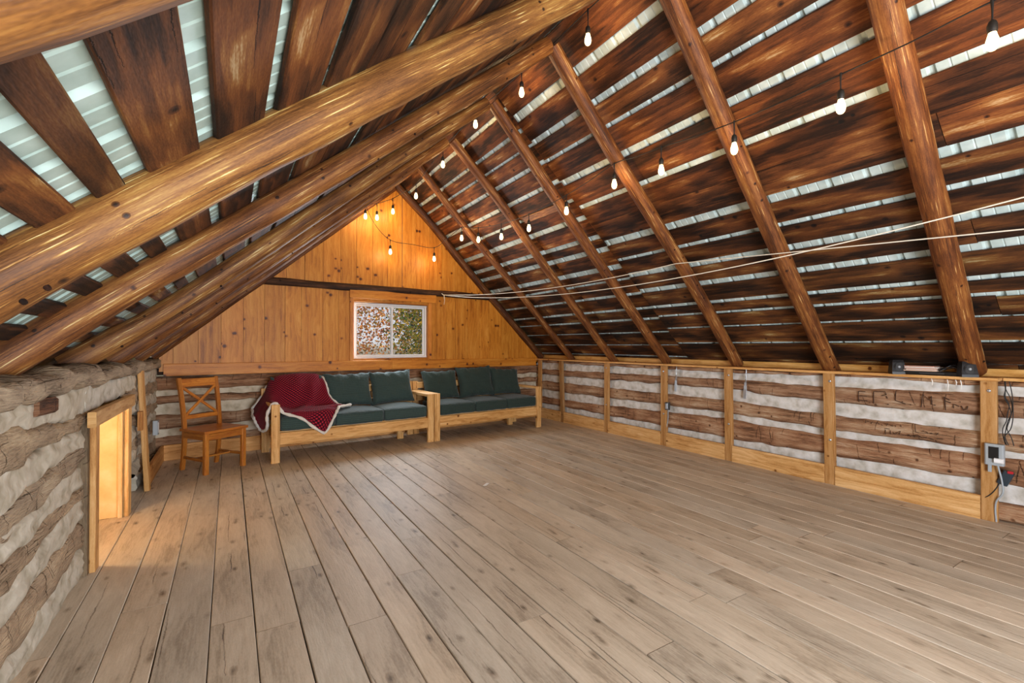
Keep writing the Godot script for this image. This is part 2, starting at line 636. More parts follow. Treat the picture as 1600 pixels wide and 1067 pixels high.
# ------------------------------------------------------------------ floor
func build_floor() -> void:
	var f := struct("floor")
	var sub := mb(Color(0.25, 0.2, 0.16))
	sub.box(Vector3(2.2, -0.06, -2.4), Vector3(6.4, 0.06, 9.8))
	put("subfloor", sub, M.dark, f)
	var edges := [-0.80, -0.656, -0.461, -0.27, -0.073, 0.112, 0.304, 0.49, 0.68, 0.837, 1.014, 1.197]
	var x := 1.197
	while x < 5.15:
		x += rng.randf_range(0.15, 0.19)
		edges.append(x)
	for q in edges.size() - 1:
		var x0: float = edges[q]
		var x1: float = edges[q + 1]
		var far: float = FAR_A + 0.04 + SKEW * (x0 + x1) / 2
		var a := -2.4
		var cut := rng.randf_range(0.9, 3.2)
		var gap := rng.randf_range(0.003, 0.006)
		while a < far:
			var b: float = minf(cut, far)
			if far - b < 0.6: b = far
			var m := mb(shade(0.86, 1.0, 0.04))
			m.beam(P((x0 + x1) / 2, -0.0145 + rng.randf_range(-0.0015, 0.0), a + 0.002), P((x0 + x1) / 2 + rng.randf_range(-0.002, 0.002), -0.0145, b - 0.002), Vector3.UP, x1 - x0 - gap, 0.028, 0.003)
			put("floor_board", m, M.floor, f)
			a = b
			cut = b + rng.randf_range(1.8, 3.9)
	# a scrap of white paper
	var s := thing("paper_scrap", "tiny white paper scrap lying alone on the middle floor boards", "paper", P(2.13, 0.0005, 3.96), 0.7)
	var sm := mb()
	sm.box(Vector3(0, 0.002, 0), Vector3(0.085, 0.003, 0.03), 0.001)
	put("scrap", sm, M.wax, s)

# ------------------------------------------------------------------ roof
func RP(side: int, s: float, a: float, h: float) -> Vector3:
	var m := SLOPE_R if side > 0 else SLOPE_L
	var c := 1.0 / sqrt(1.0 + m * m)
	return Vector3(RIDGE_X + side * (s * c + h * m * c), RIDGE_Y - m * c * s + h * c, -a)

func build_ceiling() -> void:
	var cl := struct("ceiling")
	var right_a := [[-0.06, 0.268], [0.335, 0.555], [0.615, 0.80], [0.85, 1.085], [1.148, 1.415], [1.475, 1.70], [1.703, 1.935], [2.012, 2.205], [2.26, 2.443], [2.51, 2.70], [2.77, 2.99], [3.045, 3.16], [3.205, 3.385], [3.41, 3.66], [3.69, 3.93], [3.955, 4.13]]
	var right_b := [[-0.06, 0.15], [0.19, 0.40], [0.45, 0.58], [0.615, 0.782], [0.842, 1.037], [1.10, 1.305], [1.357, 1.546], [1.615, 1.825], [1.90, 2.01], [2.08, 2.28], [2.36, 2.495], [2.545, 2.75], [2.80, 3.0], [3.05, 3.19], [3.23, 3.44], [3.475, 3.70], [3.73, 3.93], [3.96, 4.13]]
	var left_a := [[-0.06, 0.25], [0.254, 0.50], [0.506, 0.72], [0.726, 0.95], [0.956, 1.2], [1.21, 1.43], [1.438, 1.66], [1.666, 1.83], [1.838, 1.975], [2.05, 2.26], [2.266, 2.445], [2.488, 2.655], [2.703, 2.885], [2.938, 3.095], [3.17, 3.25], [3.302, 3.40], [3.46, 3.54], [3.61, 3.69], [3.76, 3.84], [3.90, 4.15]]
	var cuts := [-2.4, 0.954, 4.03, 7.25]
	for q in right_a.size():
		roof_row(cl, 1, right_a[q], [-2.4, 1.0 if q % 3 == 0 else -0.2, 4.0], q)
	for q in right_b.size():
		roof_row(cl, 1, right_b[q], [4.0, 6.1 if q % 2 == 0 else 5.05, 7.45], q + 7)
	for q in left_a.size():
		roof_row(cl, -1, left_a[q], [-2.4, 0.9 if q % 2 else -0.1, 3.0 if q % 3 == 1 else 4.0, 7.0], q + 3)
	var patch := mb(Color(1, 1, 1))
	var pn := RP(1, 1, 0, 1.0) - RP(1, 1, 0, 0.0)
	patch.beam(RP(1, 1.335, 4.09, 0.064), RP(1, 1.32, 4.98, 0.064), pn, 0.085, 0.02, 0.003)
	put("patch_board", patch, M.pole, cl)
	# corrugated metal over the boards: ribs run down the slope
	for side in [1, -1]:
		var a := -2.5
		while a < 7.6:
			var rows := [PackedVector3Array(), PackedVector3Array()]
			var top := [PackedVector3Array(), PackedVector3Array()]
			var uvs := [PackedVector2Array(), PackedVector2Array()]
			var prof := []
			for w in 4:
				var o := w * 0.23
				prof.append_array([[o, 0.0], [o + 0.012, 0.018], [o + 0.032, 0.018], [o + 0.044, 0.0], [o + 0.098, 0.0], [o + 0.104, 0.004], [o + 0.110, 0.0], [o + 0.164, 0.0], [o + 0.170, 0.004], [o + 0.176, 0.0]])
			prof.append([0.92, 0.0])
			for p in prof:
				for e in 2:
					var s := -0.13 if e == 0 else 4.35
					var q := RP(side, s, minf(a + p[0], 7.6), 0.101 + p[1])
					rows[e].append(q)
					top[e].append(RP(side, s, minf(a + p[0], 7.6), 0.1025 + p[1]))
					uvs[e].append(Vector2(a + p[0], s))
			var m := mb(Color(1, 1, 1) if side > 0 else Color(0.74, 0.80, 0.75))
			for e in [0]:
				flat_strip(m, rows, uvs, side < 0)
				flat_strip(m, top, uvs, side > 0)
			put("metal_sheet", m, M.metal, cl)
			a += 0.92
	var cap := mb(Color(0.5, 0.5, 0.5))
	cap.beam(P(RIDGE_X, 4.02, -2.6), P(RIDGE_X, 4.02, 7.7), Vector3.UP, 0.34, 0.02)
	put("ridge_cap", cap, M.metal, cl)

func flat_strip(m: Mb, rows: Array, uvs: Array, flip: bool) -> void:
	for k in rows[0].size() - 1:
		var A: Vector3 = rows[0][k]
		var B: Vector3 = rows[0][k + 1]
		var C: Vector3 = rows[1][k + 1]
		var D: Vector3 = rows[1][k]
		if flip:
			m.quad(A, D, C, B, uvs[0][k], uvs[1][k], uvs[1][k + 1], uvs[0][k + 1])
		else:
			m.quad(A, B, C, D, uvs[0][k], uvs[0][k + 1], uvs[1][k + 1], uvs[1][k])

func roof_row(cl: Node3D, side: int, se: Array, at: Array, idx: int) -> void:
	for q in at.size() - 1:
		var s0: float = se[0] + rng.randf_range(-0.006, 0.006)
		var s1: float = se[1] + rng.randf_range(-0.006, 0.006)
		var mid := (s0 + s1) / 2
		var th := 0.018 if side > 0 else 0.022
		var m := mb(shade(0.55, 1.0, 0.08))
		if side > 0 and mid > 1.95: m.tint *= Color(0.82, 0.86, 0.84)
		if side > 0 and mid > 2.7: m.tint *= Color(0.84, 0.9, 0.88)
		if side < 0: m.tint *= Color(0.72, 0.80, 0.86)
		var c := RP(side, mid, at[q] + 0.002, 0.075 + th / 2)
		var d := RP(side, mid + rng.randf_range(-0.006, 0.006), at[q + 1] - 0.002, 0.075 + th / 2)
		var nrm := RP(side, mid, 0, 1.0) - RP(side, mid, 0, 0.0)
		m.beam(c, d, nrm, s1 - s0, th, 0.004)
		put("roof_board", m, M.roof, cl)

func build_rafters() -> void:
	# each pole as (x, bow out of the roof plane) points, radius at foot and tip
	var right := [
		[0.954, [[2.25, -0.02], [2.908, -0.007], [4.328, 0.006], [4.9, 0.024], [5.15, 0.034]], 0.080, 0.07, "reddish peeled log rafter with its foot behind the black speakers"],
		[1.983, [[2.2, 0.02], [2.464, 0.025], [3.15, 0.001], [4.15, -0.021], [5.15, -0.018]], 0.074, 0.064, "peeled log rafter left of the one standing by the black speakers"],
		[2.996, [[2.22, -0.02], [2.943, -0.03], [4.093, 0.03], [5.15, 0.011]], 0.068, 0.06, "peeled log rafter where the white cord is tied half way up"],
		[4.028, [[2.244, 0.012], [2.766, 0.001], [3.855, -0.013], [5.15, 0.004]], 0.064, 0.058, "peeled log rafter with its foot above the post carrying a small grey box"],
		[5.019, [[2.249, 0.009], [2.986, 0.03], [3.721, -0.01], [5.15, -0.03]], 0.060, 0.055, "third peeled log rafter from the far gable on the right slope"],
		[6.091, [[2.219, 0.018], [2.966, -0.015], [3.59, 0.004], [5.15, -0.004]], 0.055, 0.05, "thin peeled log rafter on the right slope, next to the gable one"],
		[7.0, [[2.144, 0.0], [2.843, 0.03], [3.437, -0.005], [5.12, -0.015]], 0.066, 0.06, "dark log rafter running down the right edge of the pine gable"]]
	var left := [
		[0.895, [[-0.84, 0.0], [-0.2, 0.0], [1.2, 0.0], [2.16, 0.0]], 0.088, 0.07, "nearest left log rafter, only its yellow underside showing in the top left corner"],
		[1.983, [[-0.84, 0.034], [-0.512, 0.03], [-0.035, 0.024], [0.618, 0.009], [1.357, -0.01], [2.16, -0.015]], 0.094, 0.078, "thick pale golden log rafter crossing the left of the roof in front"],
		[2.996, [[-0.84, 0.034], [-0.378, 0.03], [0.002, 0.011], [0.971, -0.001], [2.16, -0.01]], 0.080, 0.066, "second visible log rafter of the left slope, just behind the thick golden one"],
		[4.028, [[-0.84, 0.015], [-0.609, -0.008], [-0.217, -0.03], [1.33, 0.0], [2.16, -0.012]], 0.076, 0.062, "greyish streaked log rafter, third of those visible on the left slope"],
		[5.019, [[-0.80, -0.012], [-0.136, -0.035], [1.0, -0.03], [2.16, -0.02]], 0.070, 0.058, "brown log rafter on the left slope behind the greyish streaked one"],
		[6.091, [[-0.79, -0.02], [0.008, -0.03], [1.2, 0.0], [2.16, 0.025]], 0.064, 0.055, "brown log rafter on the left slope just before the gable rafter"],
		[6.98, [[-0.77, -0.03], [0.7, 0.0], [2.13, 0.025]], 0.066, 0.06, "dark log rafter running down the left edge of the pine gable"]]
	for set_ in [[1, right], [-1, left]]:
		var side: int = set_[0]
		for r in set_[1]:
			var a: float = r[0]
			var m_: float = SLOPE_R if side > 0 else SLOPE_L
			var c := 1.0 / sqrt(1.0 + m_ * m_)
			var pts := []
			for p in r[1]:
				var x: float = p[0]
				var off: float = p[1]
				pts.append(Vector3(x, RIDGE_Y - m_ * side * (x - RIDGE_X) + off / c, -(a + SKEW * (x - 2.15))))
			var path := catmull(pts, 9)
			var radii := []
			for k in path.size():
				var f := float(k) / (path.size() - 1)
				if side > 0: f = 1.0 - f
				radii.append(lerpf(r[2], r[3], f))
			var foot: Vector3 = pts[-1] if side > 0 else pts[0]
			var o := thing("rafter", r[4], "rafter", foot, 0, "peeled log rafters")
			for k in path.size(): path[k] -= foot
			var t := mb(shade(0.72, 0.9, 0.05))
			if (r[4] as String).begins_with("dark"): t.tint = Color(0.42, 0.34, 0.30)
			elif (r[4] as String).begins_with("grey"): t.tint = Color(0.72, 0.74, 0.70)
			elif (r[4] as String).begins_with("second visible") or (r[4] as String).begins_with("brown"): t.tint = Color(0.72, 0.66, 0.58)
			elif (r[4] as String).begins_with("thick") or (r[4] as String).begins_with("nearest"): t.tint = Color(0.86, 0.90, 0.78)
			elif (r[4] as String).begins_with("reddish"): t.tint = Color(0.74, 0.60, 0.50)
			elif side > 0: t.tint = Color(0.74, 0.63, 0.54)
			t.tube(path, radii, 16, 0.10, bump)
			var pole := put("pole", t, M.pole, o)
			# stubs of trimmed branches
			for k in (0 if (r[4] as String).begins_with("nearest") else 3):
				var at := rng.randi_range(4, path.size() - 5)
				var dir := (path[at + 1] - path[at] as Vector3).normalized()
				var outw := Vector3(0.5, -0.7, rng.randf_range(0.2, 0.8)) if side > 0 else Vector3(0.3, -0.8, rng.randf_range(0.2, 0.6))
				outw = (outw - dir * outw.dot(dir)).normalized()
				var kn := mb(Color(0.35, 0.25, 0.2))
				kn.tube([path[at] + outw * radii[at] * 0.8, path[at] + outw * (radii[at] + 0.004)], [0.010, 0.007], 8)
				put("knot", kn, M.dark, pole)

# ------------------------------------------------------------------ log walls
# to_world(x along, y, d out of the wall)
func course(called: String, parent: Node3D, x0: float, x1: float, lo: Callable, hi: Callable, bulge: float, to_world: Callable, mat: Material, tint: Color, rough: float, flip: bool, sd: float) -> void:
	var m := mb(tint)
	var nx := maxi(3, int((x1 - x0) / 0.07))
	var rows := []
	var uvs := []
	var ends := [[], []]
	for k in nx + 1:
		var x := lerpf(x0, x1, float(k) / nx)
		var row := PackedVector3Array()
		var uv := PackedVector2Array()
		var yl: float = lo.call(x) + rough * 1.6 * wob.get_noise_2d(x * 2.6, sd * 7.0)
		var yh: float = hi.call(x) + rough * 1.6 * wob.get_noise_2d(x * 2.6, sd * 7.0 + 40.0)
		var nj := 9
		row.append(to_world.call(x, yl, -0.09)); uv.append(Vector2(m.ou + x, m.ov - 0.05))
		for j in nj:
			var t := float(j) / (nj - 1)
			var e := 2.0 * t - 1.0
			var d := bulge * (1.0 - pow(absf(e), 5.0)) + rough * 0.9 * bump.get_noise_3d(x * 3.0, t * 2.0 + sd * 3.0, sd) * (1.0 - 0.5 * absf(e))
			row.append(to_world.call(x, lerpf(yl, yh, t), d)); uv.append(Vector2(m.ou + x, m.ov + lerpf(yl, yh, t)))
		row.append(to_world.call(x, yh, -0.09)); uv.append(Vector2(m.ou + x, m.ov + yh + 0.05))
		row.append(row[0]); uv.append(Vector2(m.ou + x, m.ov + yh + 0.3))
		rows.append(row)
		uvs.append(uv)
		if k == 0 or k == nx:
			var ring := []
			var u2 := []
			for j in row.size() - 1:
				ring.append(row[j]); u2.append(uv[j] * Vector2(0.2, 1))
			ends[0 if k == 0 else 1] = [ring, u2]
	m.sheet(rows, uvs, flip, false)
	for e in 2:
		var ring: Array = ends[e][0]
		var u2: Array = ends[e][1]
		var cr: Vector3 = (ring[4] - ring[0]).cross(ring[8] - ring[0])
		var outw: Vector3 = (rows[0][4] - rows[1][4]) if e == 0 else (rows[-1][4] - rows[-2][4])
		if cr.dot(outw) < 0:
			ring.reverse(); u2.reverse()
		m.fan(ring, outw.normalized(), u2)
	put(called, m, mat, parent)

func build_walls() -> void:
	# right wall
	var wr := struct("wall_right")
	var ks := [-2.4, 1.15, 2.2, 3.4, 6.1, 7.5]
	var tw := func(x: float, y: float, d: float) -> Vector3: return P(RIGHT_X + 0.02 - d, y, x)
	var right_logs := [
		[[1.03, 1.035, 1.045, 1.018, 1.018, 1.018], [1.074, 1.074, 1.074, 1.074, 1.074, 1.074], 0.03],
		[[0.795, 0.795, 0.777, 0.827, 0.80, 0.80], [0.976, 0.976, 0.941, 0.949, 0.91, 0.91], 0.05],
		[[0.535, 0.535, 0.51, 0.54, 0.51, 0.51], [0.685, 0.685, 0.658, 0.699, 0.69, 0.69], 0.05],
		[[0.284, 0.284, 0.263, 0.24, 0.25, 0.25], [0.495, 0.495, 0.457, 0.486, 0.39, 0.39], 0.05],
		[[0.0, 0.0, 0.0, 0.0, 0.0, 0.0], [0.15, 0.15, 0.16, 0.17, 0.16, 0.16], 0.05]]
	for q in right_logs.size():
		var L: Array = right_logs[q]
		var lo := func(x: float) -> float: return pw(ks, L[0], x)
		var hi := func(x: float) -> float: return pw(ks, L[1], x)
		course("log", wr, -2.4, 7.45, lo, hi, L[2], tw, M.log, shade(0.85, 1.0, 0.05), 0.012, true, q + 1.0)
	for q in right_logs.size() - 1:
		var up: Array = right_logs[q][0]
		var dn: Array = right_logs[q + 1][1]
		var lo := func(x: float) -> float: return pw(ks, dn, x) - 0.03
		var hi := func(x: float) -> float: return minf(pw(ks, up, x) + 0.03, 1.072)
		course("chinking", wr, -2.4, 7.45, lo, hi, 0.012, tw, M.chink, Color(1, 1, 1), 0.010, true, q + 21.0)
	# names pencilled on the second and third logs by long-gone hands
	var writing := [
		"1.995,0.920 1.998,0.879 1.992,0.821|1.995,0.920 1.942,0.922|1.996,0.879 1.927,0.881|1.992,0.837 1.927,0.839|1.914,0.823 1.905,0.823|1.878,0.925 1.877,0.820|1.878,0.930 1.791,0.935 1.781,0.908 1.817,0.896|1.781,0.895 1.774,0.874|1.778,0.822 1.764,0.824|1.713,0.942 1.715,0.863 1.644,0.839|1.670,0.857 1.662,0.857|1.614,0.836 1.607,0.836|1.538,0.824 1.528,0.935 1.484,0.891 1.471,0.924 1.470,0.852|1.455,0.851 1.444,0.851|1.381,0.818 1.390,0.928|1.390,0.924 1.356,0.903|1.386,0.893 1.348,0.881|1.332,0.840 1.332,0.871 1.298,0.859|1.294,0.894 1.290,0.894|1.285,0.864 1.273,0.831 1.253,0.841 1.247,0.865",
		"1.941,0.633 1.941,0.657 1.913,0.652 1.933,0.643|1.898,0.633 1.891,0.649 1.879,0.645|1.866,0.647 1.859,0.639 1.849,0.649 1.835,0.637|1.820,0.636 1.811,0.629|1.782,0.630 1.775,0.651 1.768,0.638|1.759,0.645 1.745,0.635 1.736,0.645 1.736,0.631|1.717,0.645 1.715,0.631|1.681,0.656 1.676,0.637|1.581,0.679 1.577,0.611 1.557,0.603|1.536,0.618 1.519,0.623|1.511,0.622 1.494,0.613|1.477,0.616 1.457,0.609|1.444,0.603 1.428,0.624",
		"1.797,0.605 1.759,0.605|1.790,0.594 1.790,0.551|1.754,0.594 1.752,0.560|1.736,0.580 1.718,0.566 1.701,0.586|1.690,0.565 1.683,0.600|1.667,0.569 1.645,0.567|1.636,0.563 1.623,0.579 1.610,0.562|1.601,0.569 1.570,0.579|1.566,0.585 1.545,0.573|1.528,0.565 1.502,0.572|1.482,0.567 1.457,0.561|1.440,0.574 1.400,0.576"]
	for q in writing.size():
		var m := mb()
		for stroke in (writing[q] as String).split("|"):
			var pts := []
			for pr in stroke.split(" "):
				var xy := pr.split(",")
				pts.append(P(RIGHT_X + 0.02 - 0.063, float(xy[1]), float(xy[0])))
			var rad := []
			for k in pts.size(): rad.append(0.0036 if q == 0 else 0.0028)
			m.tube(pts, rad, 6)
		put("pencil_writing", m, M.ink, wr)
	# left wall, cut by the low doorway
	var wl := struct("wall_left")
	var kl := [-2.4, 2.7, 3.2, 6.8]
	var tl := func(x: float, y: float, d: float) -> Vector3: return P(LEFT_X - 0.02 + d, y, x)
	var left_logs := [
		[[1.10, 1.10, 1.10, 1.07], [1.235, 1.235, 1.225, 1.18], 0.075],
		[[0.86, 0.86, 0.86, 0.80], [1.02, 1.02, 0.97, 0.95], 0.032],
		[[0.60, 0.60, 0.65, 0.58], [0.74, 0.74, 0.78, 0.70], 0.032],
		[[0.39, 0.39, 0.45, 0.37], [0.54, 0.54, 0.55, 0.50], 0.032],
		[[0.11, 0.11, 0.16, 0.10], [0.30, 0.30, 0.34, 0.30], 0.030]]
	for q in left_logs.size():
		var L: Array = left_logs[q]
		var lo := func(x: float) -> float: return pw(kl, L[0], x)
		var hi := func(x: float) -> float: return pw(kl, L[1], x)
		var spans := [[-2.4, 6.85]] if q == 0 else [[-2.4, 3.722], [4.748, 6.82]]
		for sp in spans:
			var from: float = 5.5 if q == 4 and sp[0] > 4.0 else sp[0]
			course("log", wl, from, sp[1], lo, hi, L[2], tl, M.greylog, shade(0.88, 1.0, 0.04), 0.030, false, q + 51.0)
	for q in left_logs.size():
		var up: Array = left_logs[q][0]
		var dn: Array = left_logs[q + 1][1] if q < 4 else [-0.02, -0.02, -0.02, -0.02]
		var hi := func(x: float) -> float: return pw(kl, up, x) + 0.035
		var lo := func(x: float) -> float: return pw(kl, dn, x) - (0.035 if q < 4 else 0.0)
		var lo_d := func(x: float) -> float: return maxf(pw(kl, dn, x) - 0.035, 0.93)
		for sp in [[-2.4, 3.722], [4.748, 6.82]]:
			var from: float = 5.5 if q == 4 and sp[0] > 4.0 else sp[0]
			course("chinking", wl, from, sp[1], lo, hi, 0.024, tl, M.chink, Color(0.86, 0.80, 0.69), 0.03, false, q + 71.0)
		if q == 0:
			course("chinking", wl, 3.68, 4.74, lo_d, hi, 0.022, tl, M.chink, Color(0.93, 0.90, 0.82), 0.02, false, q + 91.0)
	var rc := mb(Color(0.3, 0.28, 0.26))  # dark board added behind the gap: keeps daylight out, tint stands for shade
	rc.box(P(-0.93, 0.14, 5.13), Vector3(0.03, 0.36, 0.8), 0.002)
	put("recess_shade_panel", rc, M.dark, wl)
	var pl := mb(Color(0.45, 0.38, 0.34))
	pl.beam(tl.call(2.80, 1.075, 0.02), tl.call(3.02, 1.068, 0.03), Vector3.UP, 0.05, 0.075, 0.012)
	put("wood_plug", pl, M.log, wl)
	# far wall below the pine ledger
	var wf := struct("wall_far")
	var tf := func(x: float, y: float, d: float) -> Vector3: return E(x, y, d - 0.065)
	var far_logs := [[0.82, 0.985], [0.655, 0.755], [0.36, 0.53], [0.0, 0.27]]
	for q in far_logs.size():
		var L: Array = far_logs[q]
		var lo := func(x: float) -> float: return L[0]
		var hi := func(x: float) -> float: return L[1]
		course("log", wf, -0.76, 5.1, lo, hi, 0.05, tf, M.log, shade(0.8, 0.95, 0.05), 0.016, true, q + 111.0)
	for q in 3:
		var up: Array = far_logs[q]
		var dn: Array = far_logs[q + 1]
		var lo := func(x: float) -> float: return dn[1] - 0.03
		var hi := func(x: float) -> float: return up[0] + 0.03
		course("chinking", wf, -0.76, 5.1, lo, hi, 0.014, tf, M.chink, Color(0.92, 0.82, 0.66), 0.014, true, q + 131.0)

# ------------------------------------------------------------------ pine gable
func roof_y(x: float, h: float) -> float:
	var m := SLOPE_R if x > RIDGE_X else SLOPE_L
	return RIDGE_Y - m * absf(x - RIDGE_X) + h * sqrt(1.0 + m * m)

func plank_cut(parent: Node3D, x0: float, x1: float, y0: float, y1: float, mat: Material, d := 0.0, th := 0.022) -> void:
	# a vertical board of the gable, its top cut to the roof where it reaches it
	var g := 0.0015
	x0 += g; x1 -= g
	var low := []
	var t0 := minf(roof_y(x0, 0.05), y1)
	var t1 := minf(roof_y(x1, 0.05), y1)
	if t0 <= y0 + 0.01 and t1 <= y0 + 0.01: return
	low.append(Vector2(x0, y0))
	low.append(Vector2(x1, y0))
	low.append(Vector2(x1, maxf(t1, y0 + 0.005)))
	if x0 < RIDGE_X and x1 > RIDGE_X:
		low.append(Vector2(RIDGE_X, minf(roof_y(RIDGE_X, 0.05), y1)))
	low.append(Vector2(x0, maxf(t0, y0 + 0.005)))
	var m := mb(shade(0.82, 1.0, 0.04))
	var front := []
	var back := []
	var uv := []
	for p in low:
		front.append(E(p.x, p.y, d))
		back.push_front(E(p.x, p.y, d - th))
		uv.append(Vector2(m.ou + p.y, m.ov + p.x - x0))
	m.fan(front, Vector3(SKEW, 0, 1).normalized(), uv)
	var uvb := uv.duplicate()
	uvb.reverse()
	m.fan(back, -Vector3(SKEW, 0, 1).normalized(), uvb)
	for q in low.size():
		var p: Vector2 = low[q]
		var r: Vector2 = low[(q + 1) % low.size()]
		m.quad(E(p.x, p.y, d - th), E(r.x, r.y, d - th), E(r.x, r.y, d), E(p.x, p.y, d), Vector2(m.ou + p.y, m.ov), Vector2(m.ou + r.y, m.ov), Vector2(m.ou + r.y, m.ov + 0.02), Vector2(m.ou + p.y, m.ov + 0.02))
	put("gable_board", m, mat, parent)

func build_gable() -> void:
	var g := struct("wall_gable")
	var lower := [-0.70, -0.568, -0.322, -0.088, 0.154, 0.394, 0.637, 0.84, 1.115, 1.333, 1.535]
	var lower2 := [2.78, 2.889, 3.065, 3.235, 3.472, 3.718, 3.919, 4.197, 4.427, 4.65, 5.05]
	for s in [lower, lower2]:
		for q in s.size() - 1:
			plank_cut(g, s[q], s[q + 1], 1.04, 2.19, M.gable)
	var over := [1.535, 1.76, 1.99, 2.22, 2.45, 2.65, 2.78]
	for q in over.size() - 1:
		plank_cut(g, over[q], over[q + 1], 1.99, 2.19, M.gable)
		plank_cut(g, over[q], over[q + 1], 1.04, 1.145, M.gable)
	var upper := [0.2, 0.42, 0.65, 0.88, 1.122, 1.36, 1.586, 1.8245, 2.063, 2.29, 2.526, 2.761, 2.987, 3.234, 3.47, 3.72, 3.95, 4.15]
	for q in upper.size() - 1:
		var gap := 0.006 if q == 9 else (0.002 if q % 3 == 0 else 0.0)
		plank_cut(g, upper[q] + gap, upper[q + 1], 2.191, 4.2, M.gable)
	var back := mb(Color(0.5, 0.45, 0.4))  # unseen backing added to keep daylight out of the board gaps
	for s in [[-0.72, 1.5], [2.8, 5.05]]:
		var pts := [Vector2(s[0], 1.0), Vector2(s[1], 1.0), Vector2(s[1], minf(roof_y(s[1], 0.03), 2.2)), Vector2(s[0], minf(roof_y(s[0], 0.03), 2.2))]
		if s[0] < 0: pts.insert(3, Vector2(0.33, 2.2))
		else: pts.insert(3, Vector2(3.95, 2.2)); 
		if s[0] > 0: pts = [pts[0], pts[1], pts[2], Vector2(3.95, 2.2), Vector2(s[0], 2.2)]
		var fr := []
		var uv := []
		for p in pts:
			fr.append(E(p.x, p.y, -0.03)); uv.append(p)
		back.fan(fr, Vector3(0, 0, 1), uv)
	for s in [[0.2, 2.284], [2.296, 4.0]]:
		var pts: Array = [Vector2(s[0], 2.2), Vector2(s[1], 2.2), Vector2(s[1], roof_y(s[1], 0.03)), Vector2(s[0], roof_y(s[0], 0.03))]
		if s[0] < 1: pts.insert(3, Vector2(RIDGE_X, roof_y(RIDGE_X, 0.03)))
		var fr := []
		var uv := []
		for p in pts:
			fr.append(E(p.x, p.y, -0.03)); uv.append(p)
		back.fan(fr, Vector3(0, 0, 1), uv)
	put("added_backing", back, M.dark, g)
	# dark tie beam across the gable
	var tr := struct("trim_1")
	var m := mb(Color(0.9, 0.85, 0.8))
	var pts := []
	var rd := []
	for k in 12:
		var x := lerpf(0.36, 4.0, k / 11.0)
		pts.append(E(x, 2.196 + 0.004 * sin(k * 1.7), 0.005)); rd.append(0.052 + 0.003 * sin(k * 2.3))
	m.tube(pts, rd, 10, 0.12, bump)
	put("tie_pole", m, M.dark, tr)
	# pine ledger along the foot of the gable
	var t2 := struct("trim_2")
	var xs := [-0.655, 2.12, 4.97]
	for q in 2:
		var b := mb(Color(0.95, 0.9, 0.82))
		b.beam(E(xs[q] + 0.001, 1.06 - 0.01 * q, 0.02), E(xs[q + 1] - 0.001, 1.055 - 0.017 * q, 0.02), Vector3.UP, 0.034, 0.142, 0.004)
		put("ledger_board", b, M.gable, t2)

func build_window() -> void:
	var w := struct("window_1")
	# pine casing
	var m := mb(Color(0.92, 0.86, 0.78))
	m.beam(E(1.485, 2.105, 0.022), E(2.865, 2.098, 0.022), Vector3.UP, 0.03, 0.13, 0.003)
	put("head_casing", m, M.gable, w)
	for s in [[1.515, 0.05], [2.765, 0.055]]:
		m = mb(Color(0.95, 0.86, 0.74))
		m.beam(E(s[0], 1.13, 0.008), E(s[0], 2.035, 0.008), Vector3.BACK, s[1], 0.03, 0.003)
		put("side_casing", m, M.gable, w)
	# deep pine lining
	for s in [[1.543, 1.151, 1.543, 2.0], [2.738, 1.151, 2.738, 2.0]]:
		m = mb(Color(0.8, 0.74, 0.66))
		m.beam(E(s[0], s[1], -0.05), E(s[2], s[3], -0.05), Vector3.BACK, 0.016, 0.12, 0.002)
		put("lining", m, M.gable, w)
	for y in [1.143, 2.0]:
		m = mb(Color(0.7, 0.62, 0.52))
		m.beam(E(1.535, y, -0.05), E(2.746, y, -0.05), Vector3.UP, 0.12, 0.018, 0.002)
		put("lining", m, M.gable, w)
	# white vinyl slider: frame, two sashes, two panes
	var x0 := 1.553
	var x1 := 2.728
	var y0 := 1.155
	var y1 := 1.985
	var bars := [[x0, y0 + 0.0135, x1, y0 + 0.0135, 0.027, 0.07], [x0, y1 - 0.0135, x1, y1 - 0.0135, 0.027, 0.07]]
	for b in bars:
		m = mb()
		m.beam(E(b[0], b[1], -0.085), E(b[2], b[3], -0.085), Vector3.UP, b[5], b[4], 0.004)
		put("frame_rail", m, M.vinyl, w)
	for x in [x0 + 0.0135, x1 - 0.0135]:
		m = mb()
		m.beam(E(x, y0 + 0.028, -0.085), E(x, y1 - 0.028, -0.085), Vector3.BACK, 0.027, 0.07, 0.004)
		put("frame_stile", m, M.vinyl, w)
	for s in [[x0 + 0.028, 2.165, -0.07, 0.026], [2.135, x1 - 0.028, -0.102, 0.024]]:
		var d: float = s[2]
		var t: float = s[3]
		for x in [s[0] + t / 2, s[1] - t / 2]:
			m = mb()
			m.beam(E(x, y0 + 0.028, d), E(x, y1 - 0.028, d), Vector3.BACK, t, 0.028, 0.003)
			put("sash_stile", m, M.vinyl, w)
		for y in [y0 + 0.028 + t / 2, y1 - 0.028 - t / 2]:
			m = mb()
			m.beam(E(s[0] + t, y, d), E(s[1] - t, y, d), Vector3.UP, 0.028, t, 0.003)
			put("sash_rail", m, M.vinyl, w)
		m = mb()
		m.beam(E(s[0] + t, (y0 + y1) / 2, d), E(s[1] - t, (y0 + y1) / 2, d), Vector3.UP, 0.004, y1 - y0 - 0.056 - 2 * t, 0.0005)
		put("pane", m, M.glass, w)

